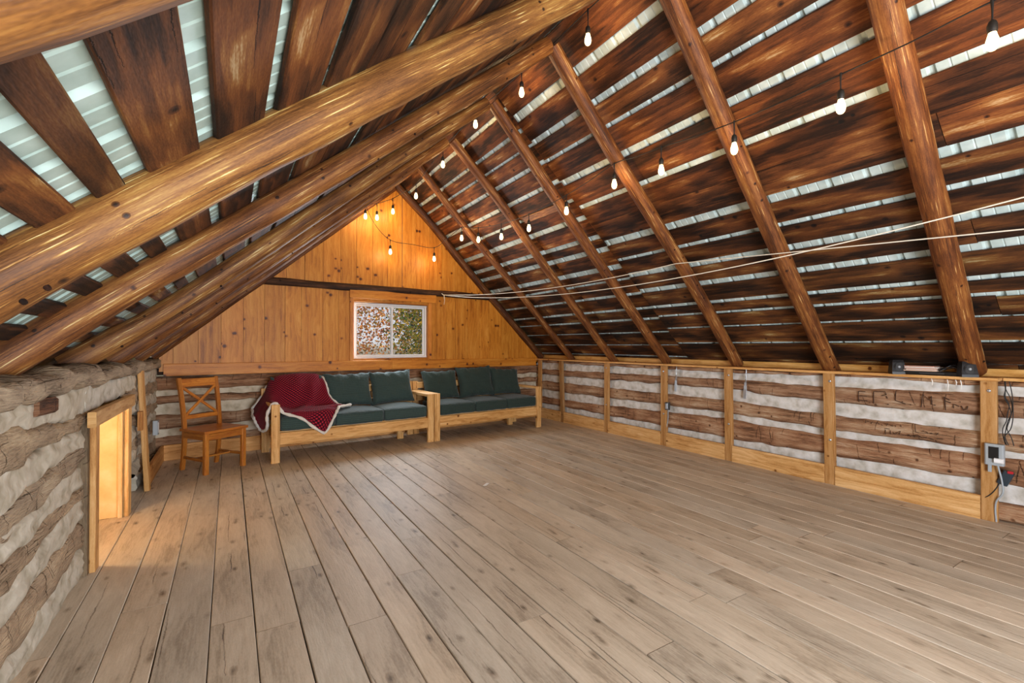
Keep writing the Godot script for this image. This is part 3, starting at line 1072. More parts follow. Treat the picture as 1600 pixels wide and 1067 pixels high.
# ------------------------------------------------------------------ low doorway in the left wall
func build_doorway() -> void:
	var d := struct("door_1")
	var m := mb(Color(0.85, 0.8, 0.7))
	m.beam(P(-0.675, 0.918, 3.545), P(-0.675, 0.905, 4.84), Vector3.UP, 0.04, 0.09, 0.004)
	put("head_casing", m, M.pine, d)
	m = mb(Color(0.9, 0.8, 0.68))
	m.beam(P(-0.69, 0.0, 3.695), P(-0.69, 0.868, 3.695), Vector3.RIGHT, 0.09, 0.03, 0.004)
	put("side_casing", m, M.pine, d)
	m = mb(Color(1, 0.92, 0.75))
	m.beam(P(-0.69, 0.0, 4.77), P(-0.69, 0.86, 4.77), Vector3.RIGHT, 0.12, 0.03, 0.004)
	put("side_casing", m, M.pine, d)
	m = mb(Color(0.45, 0.42, 0.38))  # dark block added to stop the lamp leak and stand for shadow
	m.box(P(-0.765, 0.46, 3.675), Vector3(0.12, 0.92, 0.125), 0.003)
	put("jamb_shade_block", m, M.greylog, d)
	# plywood reveal and the stair closet behind it
	for a in [3.735, 4.735]:
		m = mb()
		var edge := -0.79 if a < 4.0 else -0.705
		m.beam(P((edge - 1.295) / 2, 0.0, a), P((edge - 1.295) / 2, 0.9, a), Vector3.BACK, edge + 1.295, 0.02, 0.002)
		put("reveal_panel", m, M.ply, d)
	m = mb(Color(1, 0.95, 0.85))
	m.beam(P(-0.725, 0.0, 4.705), P(-0.725, 0.87, 4.705), Vector3.RIGHT, 0.035, 0.03, 0.003)
	put("stop_strip", m, M.pine, d)
	m = mb()
	m.box(P(-1.30, 0.45, 4.235), Vector3(0.02, 0.94, 1.02), 0.002)
	put("back_panel", m, M.ply, d)
	m = mb()
	m.box(P(-1.0, 0.91, 4.235), Vector3(0.62, 0.02, 1.02), 0.002)
	put("top_panel", m, M.ply, d)
	m = mb(Color(0.95, 0.95, 0.95))
	m.box(P(-1.02, -0.016, 4.235), Vector3(0.56, 0.03, 0.97), 0.002)
	put("sill_board", m, M.floor, d)
	var lamp := thing("stair_lamp", "round ceiling bulb inside the low closet behind the doorway", "lamp", P(-1.12, 0.9, 4.0))
	var c := mb()
	c.lathe(Vector3(0, 0, 0), [Vector2(0.0, -0.03), Vector2(0.03, -0.03), Vector2(0.032, 0.0), Vector2(0.0, 0.0)], 12)
	put("socket", c, M.vinyl, lamp)
	c = mb()
	c.lathe(Vector3(0, -0.03, 0), [Vector2(0.0, -0.12), Vector2(0.035, -0.112), Vector2(0.055, -0.085), Vector2(0.06, -0.06), Vector2(0.055, -0.035), Vector2(0.03, -0.006), Vector2(0.014, 0.0)], 14)
	put("bulb", c, M.bulb, lamp)
	var l := OmniLight3D.new()
	l.name = "bulb_light"
	l.position = Vector3(0, -0.09, 0)
	l.light_color = Color(1.0, 0.93, 0.78)
	l.light_energy = 0.34
	l.light_size = 0.055
	l.omni_range = 6.0
	l.omni_attenuation = 2.0
	l.shadow_enabled = true
	lamp.add_child(l)

func build_near_wall() -> void:
	# the gable behind the viewer, with glazed doors added for the fill light
	var w := struct("wall_near")
	for s in [[-0.95, 0.0, 0.0, 3.4], [2.3, 5.3, 0.0, 3.6], [0.0, 2.3, 1.82, 3.9], [0.0, 2.3, 0.0, 0.14]]:
		var x := float(s[0])
		while x < s[1] - 0.01:
			var x1 := minf(x + 0.25, s[1])
			var top := minf(minf(roof_y(x, 0.06), roof_y(x1, 0.06)), s[3])
			if top > s[2] + 0.05:
				var m := mb(shade(0.75, 0.95))
				m.beam(P((x + x1) / 2, s[2], -2.0), P((x + x1) / 2, top, -2.0), Vector3.BACK, x1 - x - 0.001, 0.05, 0.001)
				put("wall_board", m, M.pine, w)
			x = x1
	var win := struct("added_door_2")
	for y in [0.17, 1.79]:
		var m := mb()
		m.beam(P(0.0, y, -1.98), P(2.3, y, -1.98), Vector3.UP, 0.06, 0.06, 0.004)
		put("frame_rail", m, M.vinyl, win)
	for x in [0.03, 1.12, 1.18, 2.27]:
		var m := mb()
		m.beam(P(x, 0.2, -1.98), P(x, 1.76, -1.98), Vector3.BACK, 0.06, 0.06, 0.004)
		put("frame_stile", m, M.vinyl, win)
	for x in [0.575, 1.725]:
		var m := mb()
		m.beam(P(x - 0.515, 0.98, -1.99), P(x + 0.515, 0.98, -1.99), Vector3.UP, 0.004, 1.56, 0.0005)
		put("pane", m, M.glass, win)

# ------------------------------------------------------------------ posts, shelf, baseboards
func build_right_trim() -> void:
	var posts := [
		[1.125, 0.0, 0.0, "pine wall post beside the large grey outlet box"],
		[2.23, 0.0, 0.012, "pine wall post two to the left of the grey outlet box post's neighbour panel with writing, ending that panel"],
		[3.30, 0.0, 0.01, "pine wall post between the written log panel's post and the small dark box"],
		[4.25, 0.0, 0.0, "pine wall post carrying the small dark outlet box"],
		[5.36, 0.0, -0.004, "plain pine wall post left of the one carrying the small dark outlet box"],
		[6.47, 0.0, 0.05, "leaning greyish pine wall post next to the sofa's far end"],
		[7.17, 0.0, 0.0, "pine corner post behind the far sofa arm"]]
	posts[1][3] = "pine wall post at the left end of the log panel with pencilled names"
	for q in posts.size():
		var p: Array = posts[q]
		var a: float = p[0]
		var o := thing("wall_post", p[3], "post", P(5.01, 0.0, a), 0, "posts along the right log wall")
		var m := mb(Color(0.70, 0.60, 0.49) if q != 5 else Color(0.52, 0.46, 0.41))
		m.beam(Vector3(0, 0.0, 0), Vector3(0, 1.075, -p[2]), Vector3.RIGHT, 0.092, 0.042, 0.004)
		var stud := put("stud", m, M.pine, o)
		if q < 5:
			for y in [1.0, 0.43]:
				var bm := mb()
				bm.tube([Vector3(-0.020, y, 0.004), Vector3(-0.024, y, 0.004), Vector3(-0.027, y, 0.004)], [0.013, 0.012, 0.006], 10)
				put("bolt", bm, M.steel, stud)
	# baseboards between the posts
	var b := struct("baseboard_right")
	for q in 6:
		var a0: float = posts[q][0] + 0.048
		var a1: float = posts[q + 1][0] - 0.048
		var m := mb(Color(1, 0.95, 0.87))
		var top := 0.185
		m.beam(P(5.0, top / 2 - 0.002, a0), P(5.0, top / 2 - 0.002, a1), Vector3.UP, 0.034, top, 0.003)
		put("base_board", m, M.pine, b)
	# the shelf on the posts, in three lengths
	var s := thing("shelf", "long narrow pine ledge shelf along the top of the right log wall", "shelf", P(5.12, 1.075, 4.0))
	var ends := [1.065, 4.23, 5.36, 7.32]
	for q in 3:
		var m := mb(Color(1, 0.9, 0.76))
		m.beam(P(0, 0.0125, ends[q] - 4.0 + 0.001), P(0, 0.0125, ends[q + 1] - 4.0 - 0.001), Vector3.UP, 0.31, 0.024, 0.003)
		put("shelf_board", m, M.pine, s)
	# plate closing the eaves; its yellow tint stands for daylight leaking in there
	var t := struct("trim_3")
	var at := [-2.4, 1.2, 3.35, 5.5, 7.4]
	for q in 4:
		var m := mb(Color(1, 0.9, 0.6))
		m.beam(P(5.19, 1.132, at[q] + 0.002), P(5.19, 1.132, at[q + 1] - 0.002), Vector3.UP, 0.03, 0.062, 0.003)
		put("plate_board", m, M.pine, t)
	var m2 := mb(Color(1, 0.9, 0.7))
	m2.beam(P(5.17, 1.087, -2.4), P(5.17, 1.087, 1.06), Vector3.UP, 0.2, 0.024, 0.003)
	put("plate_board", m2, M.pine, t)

func build_left_trim() -> void:
	var o := thing("wall_post", "narrow leaning pine stud on the left log wall by the chair", "post", P(-0.645, 0, 5.46))
	var m := mb(Color(0.86, 0.76, 0.6))
	m.beam(Vector3(0, 0, 0), Vector3(-0.06, 1.185, 0.0), Vector3.RIGHT, 0.09, 0.042, 0.004)
	put("stud", m, M.pine, o)
	m = mb(Color(0.8, 0.62, 0.42))
	m.box(Vector3(-0.045, 0.66, 0.075), Vector3(0.035, 0.17, 0.10), 0.003)
	put("block", m, M.pine, o)
	var b := struct("baseboard_left")
	m = mb(Color(0.85, 0.68, 0.5))
	m.beam(P(-0.66, 0.09, 5.51), P(-0.66, 0.09, 6.72), Vector3.UP, 0.03, 0.18, 0.003)
	put("base_board", m, M.pine, b)
	var f := struct("baseboard_far")
	var xs := [-0.66, 1.9, 4.96]
	for q in 2:
		m = mb(Color(0.95, 0.78, 0.58))
		m.beam(E(xs[q] + 0.001, 0.09, 0.015), E(xs[q + 1] - 0.001, 0.09, 0.015), Vector3.UP, 0.034, 0.18, 0.003)
		put("base_board", m, M.pine, f)

# ------------------------------------------------------------------ trees beyond the window
func build_outside() -> void:
	var g := struct("ground")
	var m := mb()
	m.box(Vector3(4, -2.7, -10), Vector3(90, 0.2, 110), 0.01)
	put("lawn", m, M.soil, g)
	tree(P(6.75, -2.6, 14.6), 8.5, 2.3, [Color(0.05, 0.10, 0.01), Color(0.60, 0.50, 0.01), Color(0.90, 0.58, 0.01), Color(0.20, 0.34, 0.01), Color(0.80, 0.60, 0.14)], 20000, 0.08, 5, "dense green and yellow autumn tree seen through the right window pane")
	tree(P(3.3, -2.6, 18.6), 9.0, 3.0, [Color(0.80, 0.30, 0.06), Color(0.70, 0.28, 0.14), Color(0.85, 0.50, 0.16), Color(0.42, 0.26, 0.06)], 9500, 0.095, 6, "sparse orange leaved tree against the pale sky in the left window pane")
	tree(P(8.9, -2.6, 21.0), 9.0, 2.5, [Color(0.06, 0.12, 0.02), Color(0.28, 0.26, 0.02), Color(0.5, 0.30, 0.03)], 8000, 0.12, 8, "darker green tree standing farther behind the yellow tree")

func tree(at: Vector3, height: float, spread: float, cols: Array, count: int, leaf: float, sd: int, label: String) -> void:
	var r2 := RandomNumberGenerator.new()
	r2.seed = sd
	var o := thing("tree", label, "tree", at, 0, "trees outside the far window")
	var t := mb()
	var trunk := [Vector3.ZERO, Vector3(0.1, height * 0.25, 0), Vector3(0.0, height * 0.45, 0.1), Vector3(0.25, height * 0.7, 0), Vector3(0.2, height * 0.95, 0.1)]
	t.tube(catmull(trunk, 3), [0.2, 0.18, 0.17, 0.16, 0.15, 0.14, 0.13, 0.11, 0.1, 0.08, 0.06, 0.04, 0.02], 8)
	put("trunk", t, M.bark, o)
	for k in 9:
		var y := height * r2.randf_range(0.3, 0.8)
		var ang := r2.randf() * TAU
		var len_ := spread * r2.randf_range(0.5, 0.95)
		var d := Vector3(cos(ang), r2.randf_range(0.3, 0.9), sin(ang))
		var b := mb()
		b.tube([Vector3(0.1, y, 0), Vector3(0.1, y, 0) + d * len_ * 0.5, Vector3(0.1, y + 0.1, 0) + d * len_], [0.05, 0.035, 0.012], 6)
		put("branch", b, M.bark, o)
	var lm := mb()
	var L := leaf
	lm.quad(Vector3(-L * 0.4, 0, 0), Vector3(0, -L * 0.1, L * 0.55), Vector3(0, 0.2 * L, 0), Vector3(0, -L * 0.1, -L * 0.55), Vector2.ZERO, Vector2.ZERO, Vector2.ZERO, Vector2.ZERO)
	lm.quad(Vector3(0, -L * 0.1, L * 0.55), Vector3(L * 0.4, 0, 0), Vector3(0, -L * 0.1, -L * 0.55), Vector3(0, 0.2 * L, 0), Vector2.ZERO, Vector2.ZERO, Vector2.ZERO, Vector2.ZERO)
	var mm := MultiMesh.new()
	mm.transform_format = MultiMesh.TRANSFORM_3D
	mm.use_colors = true
	mm.mesh = lm.mesh()
	mm.instance_count = count
	for k in count:
		var dir := Vector3(r2.randfn(), r2.randfn(), r2.randfn()).normalized()
		var rad := pow(r2.randf(), 0.4)
		var cl := 0.25 * Vector3(sin(k * 0.37), sin(k * 0.61), cos(k * 0.53))
		var pos := Vector3(dir.x * spread * rad, height * 0.58 + dir.y * height * 0.38 * rad, dir.z * spread * rad) + cl
		var bs := Basis(Vector3(r2.randfn(), r2.randfn(), r2.randfn()).normalized(), r2.randf() * TAU).scaled(Vector3.ONE * r2.randf_range(0.7, 1.5))
		mm.set_instance_transform(k, Transform3D(bs, pos))
		var c: Color = cols[k % cols.size()]
		mm.set_instance_color(k, c * r2.randf_range(0.75, 1.15))
	var f := MultiMeshInstance3D.new()
	f.name = "foliage"
	f.multimesh = mm
	f.material_override = M.leaf
	f.set_meta("kind", "stuff")
	o.add_child(f)

# ------------------------------------------------------------------ sofas and cushions
func soft_box(m: Mb, cen: Vector3, size: Vector3, r: float, puff: float, sd: float, wrinkle := 0.006) -> void:
	# rounded, slightly swollen cushion: each face of a box pushed out and rounded
	var nn := 14
	var half := size / 2
	for f in 6:
		var ax := f / 2
		var sg := 1.0 if f % 2 == 0 else -1.0
		var rows := []
		var uvs := []
		for j in nn + 1:
			var row := PackedVector3Array()
			var uv := PackedVector2Array()
			for k in nn + 1:
				var u := sin((float(k) / nn - 0.5) * PI) * 0.5 * 0.5 + (float(k) / nn - 0.5) * 0.5
				var w := sin((float(j) / nn - 0.5) * PI) * 0.5 * 0.5 + (float(j) / nn - 0.5) * 0.5
				var p := Vector3.ZERO
				p[ax] = sg * half[ax]
				p[(ax + 1) % 3] = u * size[(ax + 1) % 3]
				p[(ax + 2) % 3] = w * size[(ax + 2) % 3] * sg
				# round the edges
				var core := Vector3(clampf(p.x, -half.x + r, half.x - r), clampf(p.y, -half.y + r, half.y - r), clampf(p.z, -half.z + r, half.z - r))
				var d := p - core
				if d.length() > 0.0001:
					p = core + d.normalized() * r
				var q := Vector3(p.x / half.x, p.y / half.y, p.z / half.z)
				p.y += signf(p.y) * puff * maxf(0, 1 - q.x * q.x) * maxf(0, 1 - q.z * q.z) * (1.0 if p.y > 0 else 0.1)
				p.z += signf(p.z) * puff * 0.4 * maxf(0, 1 - q.x * q.x) * maxf(0, 1 - q.y * q.y)
				# gathers along the front edge
				p.z += wrinkle * sin(p.x * 95.0 + 3.0 * bump.get_noise_2d(p.x * 6.0, sd)) * maxf(0, q.z) * (0.6 + 0.4 * bump.get_noise_2d(p.x * 4.0, sd + 9.0))
				p += Vector3(0, 1, 0.4) * wrinkle * bump.get_noise_3d(p.x * 7.0, p.y * 7.0 + sd * 5.0, p.z * 7.0)
				row.append(cen + p)
				uv.append(Vector2(m.ou + p[(ax + 1) % 3], m.ov + p[(ax + 2) % 3]))
			rows.append(row)
			uvs.append(uv)
		m.sheet(rows, uvs, true)

func pillow(m: Mb, w: float, h: float, th: float, sd: float) -> Array:
	# knife-edge pillow standing in x/y with its middle at the origin; corners drawn out; returns its seam
	var nn := 20
	var seam := []
	for side in [1.0, -1.0]:
		var rows := []
		var uvs := []
		for j in nn + 1:
			var row := PackedVector3Array()
			var uv := PackedVector2Array()
			for k in nn + 1:
				var u := sin((float(k) / nn - 0.5) * PI)
				var v := sin((float(j) / nn - 0.5) * PI)
				var pull_x := 1.0 - 0.10 * (1.0 - v * v)
				var pull_y := 1.0 - 0.08 * (1.0 - u * u)
				var z: float = side * th * 0.5 * pow((1.0 - pow(u, 4)) * (1.0 - pow(v, 4)), 0.42)
				var ed := maxf(absf(u), absf(v))
				var wr := 0.017 * sin(u * 30.0 + sd * 5.0 + 2.0 * bump.get_noise_2d(u * 3.0, sd)) * smoothstep(0.45, 0.95, absf(v)) * (1.0 - smoothstep(0.95, 1.0, ed))
				wr += 0.028 * bump.get_noise_3d(u * 1.6, v * 1.6, sd * 4.0 + side) * (1.0 - ed * ed)
				var p := Vector3(u * w / 2 * pull_x, v * h / 2 * pull_y + 0.008 * sin(u * 13.0 + sd * 3.0) * smoothstep(0.8, 1.0, v), z + side * wr)
				row.append(p)
				uv.append(Vector2(m.ou + p.x, m.ov + p.y))
			rows.append(row)
			uvs.append(uv)
		m.sheet(rows, uvs, side < 0)
		if side > 0:
			for k in nn + 1: seam.append(rows[0][k])
			for j in range(1, nn + 1): seam.append(rows[j][nn])
			for k in range(nn - 1, -1, -1): seam.append(rows[nn][k])
			for j in range(nn - 1, -1, -1): seam.append(rows[j][0])
	return seam

const SOFA_TURN := 0.0908

func sofa_frame(at: Vector3, width: float, label: String) -> Node3D:
	var o := thing("sofa_frame", label, "sofa", at, SOFA_TURN, "pine sofa frames")
	var col := Color(1, 0.93, 0.8)
	for x in [0.0435, width - 0.0435]:
		var m := mb(col)
		m.beam(Vector3(x, 0, -0.021), Vector3(x, 0.668, -0.021), Vector3.BACK, 0.088, 0.042, 0.004)
		put("front_leg", m, M.pine, o)
		m = mb(col)
		m.beam(Vector3(x, 0, -0.70), Vector3(x, 0.80, -0.745), Vector3.BACK, 0.088, 0.042, 0.004)
		put("rear_leg", m, M.pine, o)
		m = mb(Color(1, 0.95, 0.86))
		m.beam(Vector3(x, 0.650, -0.043), Vector3(x, 0.650, -0.71), Vector3.UP, 0.088, 0.036, 0.004)
		put("arm", m, M.pine, o)
		m = mb(col)
		m.beam(Vector3(x + (0.06 if x < 1 else -0.06), 0.27, -0.06), Vector3(x + (0.06 if x < 1 else -0.06), 0.27, -0.69), Vector3.UP, 0.034, 0.12, 0.004)
		put("side_rail", m, M.pine, o)
	var m2 := mb(Color(0.98, 0.88, 0.72))
	m2.beam(Vector3(0.089, 0.272, -0.024), Vector3(width - 0.089, 0.272, -0.024), Vector3.UP, 0.036, 0.138, 0.004)
	put("front_rail", m2, M.pine, o)
	for y in [0.26, 0.55, 0.74]:
		m2 = mb(col)
		m2.beam(Vector3(0.05, y, -0.695 - y * 0.055 + 0.04), Vector3(width - 0.05, y, -0.695 - y * 0.055 + 0.04), Vector3.UP, 0.034, 0.09, 0.004)
		put("back_rail", m2, M.pine, o)
	for k in 7:
		m2 = mb(col)
		var z := -0.09 - k * 0.092
		m2.beam(Vector3(0.09, 0.343, z), Vector3(width - 0.09, 0.343, z), Vector3.UP, 0.07, 0.018, 0.003)
		put("seat_slat", m2, M.pine, o)
	m2 = mb(col)
	m2.beam(Vector3(width * 0.86, 0.0, -0.5), Vector3(width * 0.86, 0.33, -0.5), Vector3.BACK, 0.088, 0.042, 0.004)
	put("middle_leg", m2, M.pine, o)
	return o

func build_sofas() -> void:
	var at := [P(0.414, 0, 5.917), P(2.462, 0, 6.104)]
	var wid := [2.045, 1.955]
	sofa_frame(at[0], wid[0], "pine sofa frame standing under the red plaid blanket, nearer the chair")
	sofa_frame(at[1], wid[1], "pine sofa frame in the far right corner, under three dark back cushions")
	var seat_labels := [["dark green seat cushion half hidden under the red plaid blanket", "dark green seat cushion in the middle of the blanketed sofa", "dark green seat cushion at the right end of the blanketed sofa"],
		["dark green seat cushion at the left end of the corner sofa", "dark green seat cushion in the middle of the corner sofa", "dark green seat cushion at the right end of the corner sofa"]]
	for s in 2:
		var cw: float = (wid[s] - 0.19) / 3.0
		for k in 3:
			var cx := 0.095 + cw * (k + 0.5)
			var o := thing("seat_cushion", seat_labels[s][k], "cushion", at[s] + Basis(Vector3.UP, SOFA_TURN) * Vector3(cx, 0.353, -0.31), SOFA_TURN, "dark green sofa seat cushions")
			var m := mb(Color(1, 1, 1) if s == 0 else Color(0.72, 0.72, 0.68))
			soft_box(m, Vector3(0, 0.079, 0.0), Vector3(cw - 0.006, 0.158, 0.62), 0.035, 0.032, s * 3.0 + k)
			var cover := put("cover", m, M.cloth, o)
			for y in [0.022, 0.14]:
				var pp := mb(Color(0.8, 0.8, 0.8))
				pp.tube([Vector3(-cw / 2 + 0.035, y, 0.305), Vector3(0, y, 0.309 + (0.008 if y > 0.1 else 0.004)), Vector3(cw / 2 - 0.035, y, 0.305)], [0.006, 0.006, 0.006], 6)
				put("piping", pp, M.cloth, cover)
	# back pillows: x centre, width, height, thickness, lean, roll
	var pils := [
		[0, 0.40, 0.62, 0.44, 0.17, -0.30, 0.0, "green back pillow covered by the red plaid blanket"],
		[0, 1.035, 0.64, 0.46, 0.18, -0.30, 0.01, "dark green back pillow right beside the red plaid blanket"],
		[0, 1.66, 0.63, 0.47, 0.18, -0.30, 0.035, "dark green back pillow at the right end of the blanketed sofa"],
		[1, 0.395, 0.60, 0.45, 0.18, -0.30, 0.02, "dark green back pillow at the left end of the corner sofa"],
		[1, 1.03, 0.66, 0.49, 0.18, -0.26, 0.03, "dark green back pillow in the middle of the corner sofa"],
		[1, 1.63, 0.58, 0.45, 0.17, -0.34, -0.05, "dark green back pillow at the right end of the corner sofa"]]
	for q in pils.size():
		var p: Array = pils[q]
		var s: int = p[0]
		var bs := Basis(Vector3.UP, SOFA_TURN)
		var o := thing("back_pillow", p[7], "pillow", at[s] + bs * Vector3(p[1], 0.742 + (p[3] - 0.46) / 2, -0.575), 0.0, "dark green sofa back pillows")
		o.basis = bs * Basis(Vector3.RIGHT, p[5]) * Basis(Vector3.BACK, p[6])
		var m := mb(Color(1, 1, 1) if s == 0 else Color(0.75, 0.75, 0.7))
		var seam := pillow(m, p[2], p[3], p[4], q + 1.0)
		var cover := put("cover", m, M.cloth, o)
		var pm := mb(Color(0.8, 0.8, 0.8))
		var rd := []
		for k in seam.size(): rd.append(0.006)
		pm.tube(seam, rd, 6)
		put("piping", pm, M.cloth, cover)

func build_blanket() -> void:
	var o := thing("blanket", "red and black plaid throw blanket with white fleece edge draped over the sofa end", "blanket", P(0.414, 0.0, 5.917), SOFA_TURN)
	# control net in the sofa's own space: columns from the outside of the arm to the middle, rows from the wall to the front
	var net := [
		[[-0.10, 0.55, -0.74], [0.02, 0.72, -0.74], [0.08, 0.84, -0.74], [0.24, 0.86, -0.75], [0.46, 0.86, -0.75], [0.62, 0.86, -0.75], [0.70, 0.84, -0.74]],
		[[-0.10, 0.52, -0.66], [0.03, 0.76, -0.66], [0.09, 0.915, -0.655], [0.24, 0.975, -0.655], [0.46, 0.985, -0.66], [0.63, 0.97, -0.66], [0.715, 0.93, -0.66]],
		[[-0.115, 0.49, -0.58], [-0.01, 0.68, -0.56], [0.085, 0.83, -0.53], [0.24, 0.87, -0.49], [0.46, 0.875, -0.49], [0.63, 0.86, -0.50], [0.73, 0.82, -0.52]],
		[[-0.115, 0.47, -0.48], [-0.04, 0.62, -0.46], [0.06, 0.735, -0.43], [0.22, 0.73, -0.41], [0.45, 0.735, -0.41], [0.64, 0.72, -0.41], [0.76, 0.68, -0.43]],
		[[-0.09, 0.40, -0.42], [-0.045, 0.56, -0.36], [0.045, 0.69, -0.33], [0.19, 0.60, -0.34], [0.42, 0.60, -0.345], [0.66, 0.595, -0.34], [0.86, 0.575, -0.32]],
		[[-0.05, 0.33, -0.34], [-0.04, 0.53, -0.24], [0.045, 0.687, -0.20], [0.17, 0.585, -0.20], [0.38, 0.585, -0.22], [0.66, 0.60, -0.21], [0.97, 0.585, -0.24]],
		[[-0.02, 0.36, -0.22], [-0.035, 0.53, -0.12], [0.042, 0.687, -0.07], [0.15, 0.58, -0.07], [0.33, 0.575, -0.06], [0.60, 0.585, -0.06], [0.80, 0.575, -0.14]],
		[[-0.02, 0.40, -0.16], [-0.032, 0.56, -0.09], [0.042, 0.687, -0.055], [0.135, 0.578, -0.03], [0.33, 0.558, 0.036], [0.59, 0.552, 0.040], [0.735, 0.565, 0.0]],
		[[-0.02, 0.42, -0.13], [-0.03, 0.57, -0.075], [0.042, 0.686, -0.048], [0.13, 0.565, -0.015], [0.335, 0.48, 0.046], [0.555, 0.30, 0.052], [0.68, 0.48, 0.042]]]
	var nu := 6
	var cols := []
	for r in net:
		var line := []
		for p in r: line.append(Vector3(p[0], p[1], p[2]))
		cols.append(catmull(line, nu))
	var w: int = cols[0].size()
	var rows := []
	var uvs := []
	var dense := []
	for k in w:
		var line := []
		for r in cols: line.append(r[k])
		dense.append(catmull(line, nu))
	var h: int = dense[0].size()
	for j in h:
		var row := PackedVector3Array()
		var uv := PackedVector2Array()
		for k in w:
			var p: Vector3 = dense[k][j]
			var fold := 0.016 * sin(k * 0.9 + 0.15 * j + 2.0 * bump.get_noise_2d(k * 0.1, j * 0.1)) * smoothstep(10.0, 26.0, float(k)) * smoothstep(4.0, 16.0, float(j))
			fold += 0.016 * bump.get_noise_2d(k * 0.11, j * 0.11)
			p += Vector3(0, 0.5, 0.85) * fold
			row.append(p)
			uv.append(Vector2(k * 0.43 + j * 0.02, j * 0.43))
		rows.append(row)
		uvs.append(uv)
	var m := mb()
	m.sheet(rows, uvs, false)
	# under side, a finger below
	var under := []
	for j in h:
		var row := PackedVector3Array()
		for k in w:
			row.append(rows[j][k] - m.n[j * w + k] * 0.007)
		under.append(row)
	var m2 := mb(Color(0.9, 0.88, 0.85))
	var n0 := m.n.duplicate()
	if n0[h / 2 * w + w / 2].z < 0:
		m = mb()
		m.sheet(rows, uvs, true)
		for j in h:
			for k in w:
				under[j][k] = rows[j][k] - m.n[j * w + k] * 0.007
		m2.sheet(under, uvs, false)
	else:
		m2.sheet(under, uvs, true)
	var face := put("plaid_face", m, M.plaid, o)
	put("fleece_lining", m2, M.fleece, o)
	var edge := []
	for k in w: edge.append(rows[0][k])
	for j in range(1, h): edge.append(rows[j][w - 1])
	for k in range(w - 2, -1, -1): edge.append(rows[h - 1][k])
	for j in range(h - 2, 0, -1): edge.append(rows[j][0])
	edge.append(edge[0])
	var rd := []
	for k in edge.size(): rd.append(0.017 + 0.004 * sin(k * 1.9))
	var f := mb()
	f.tube(edge, rd, 8, 0.2, bump)
	put("fleece_edge", f, M.fleece, face)

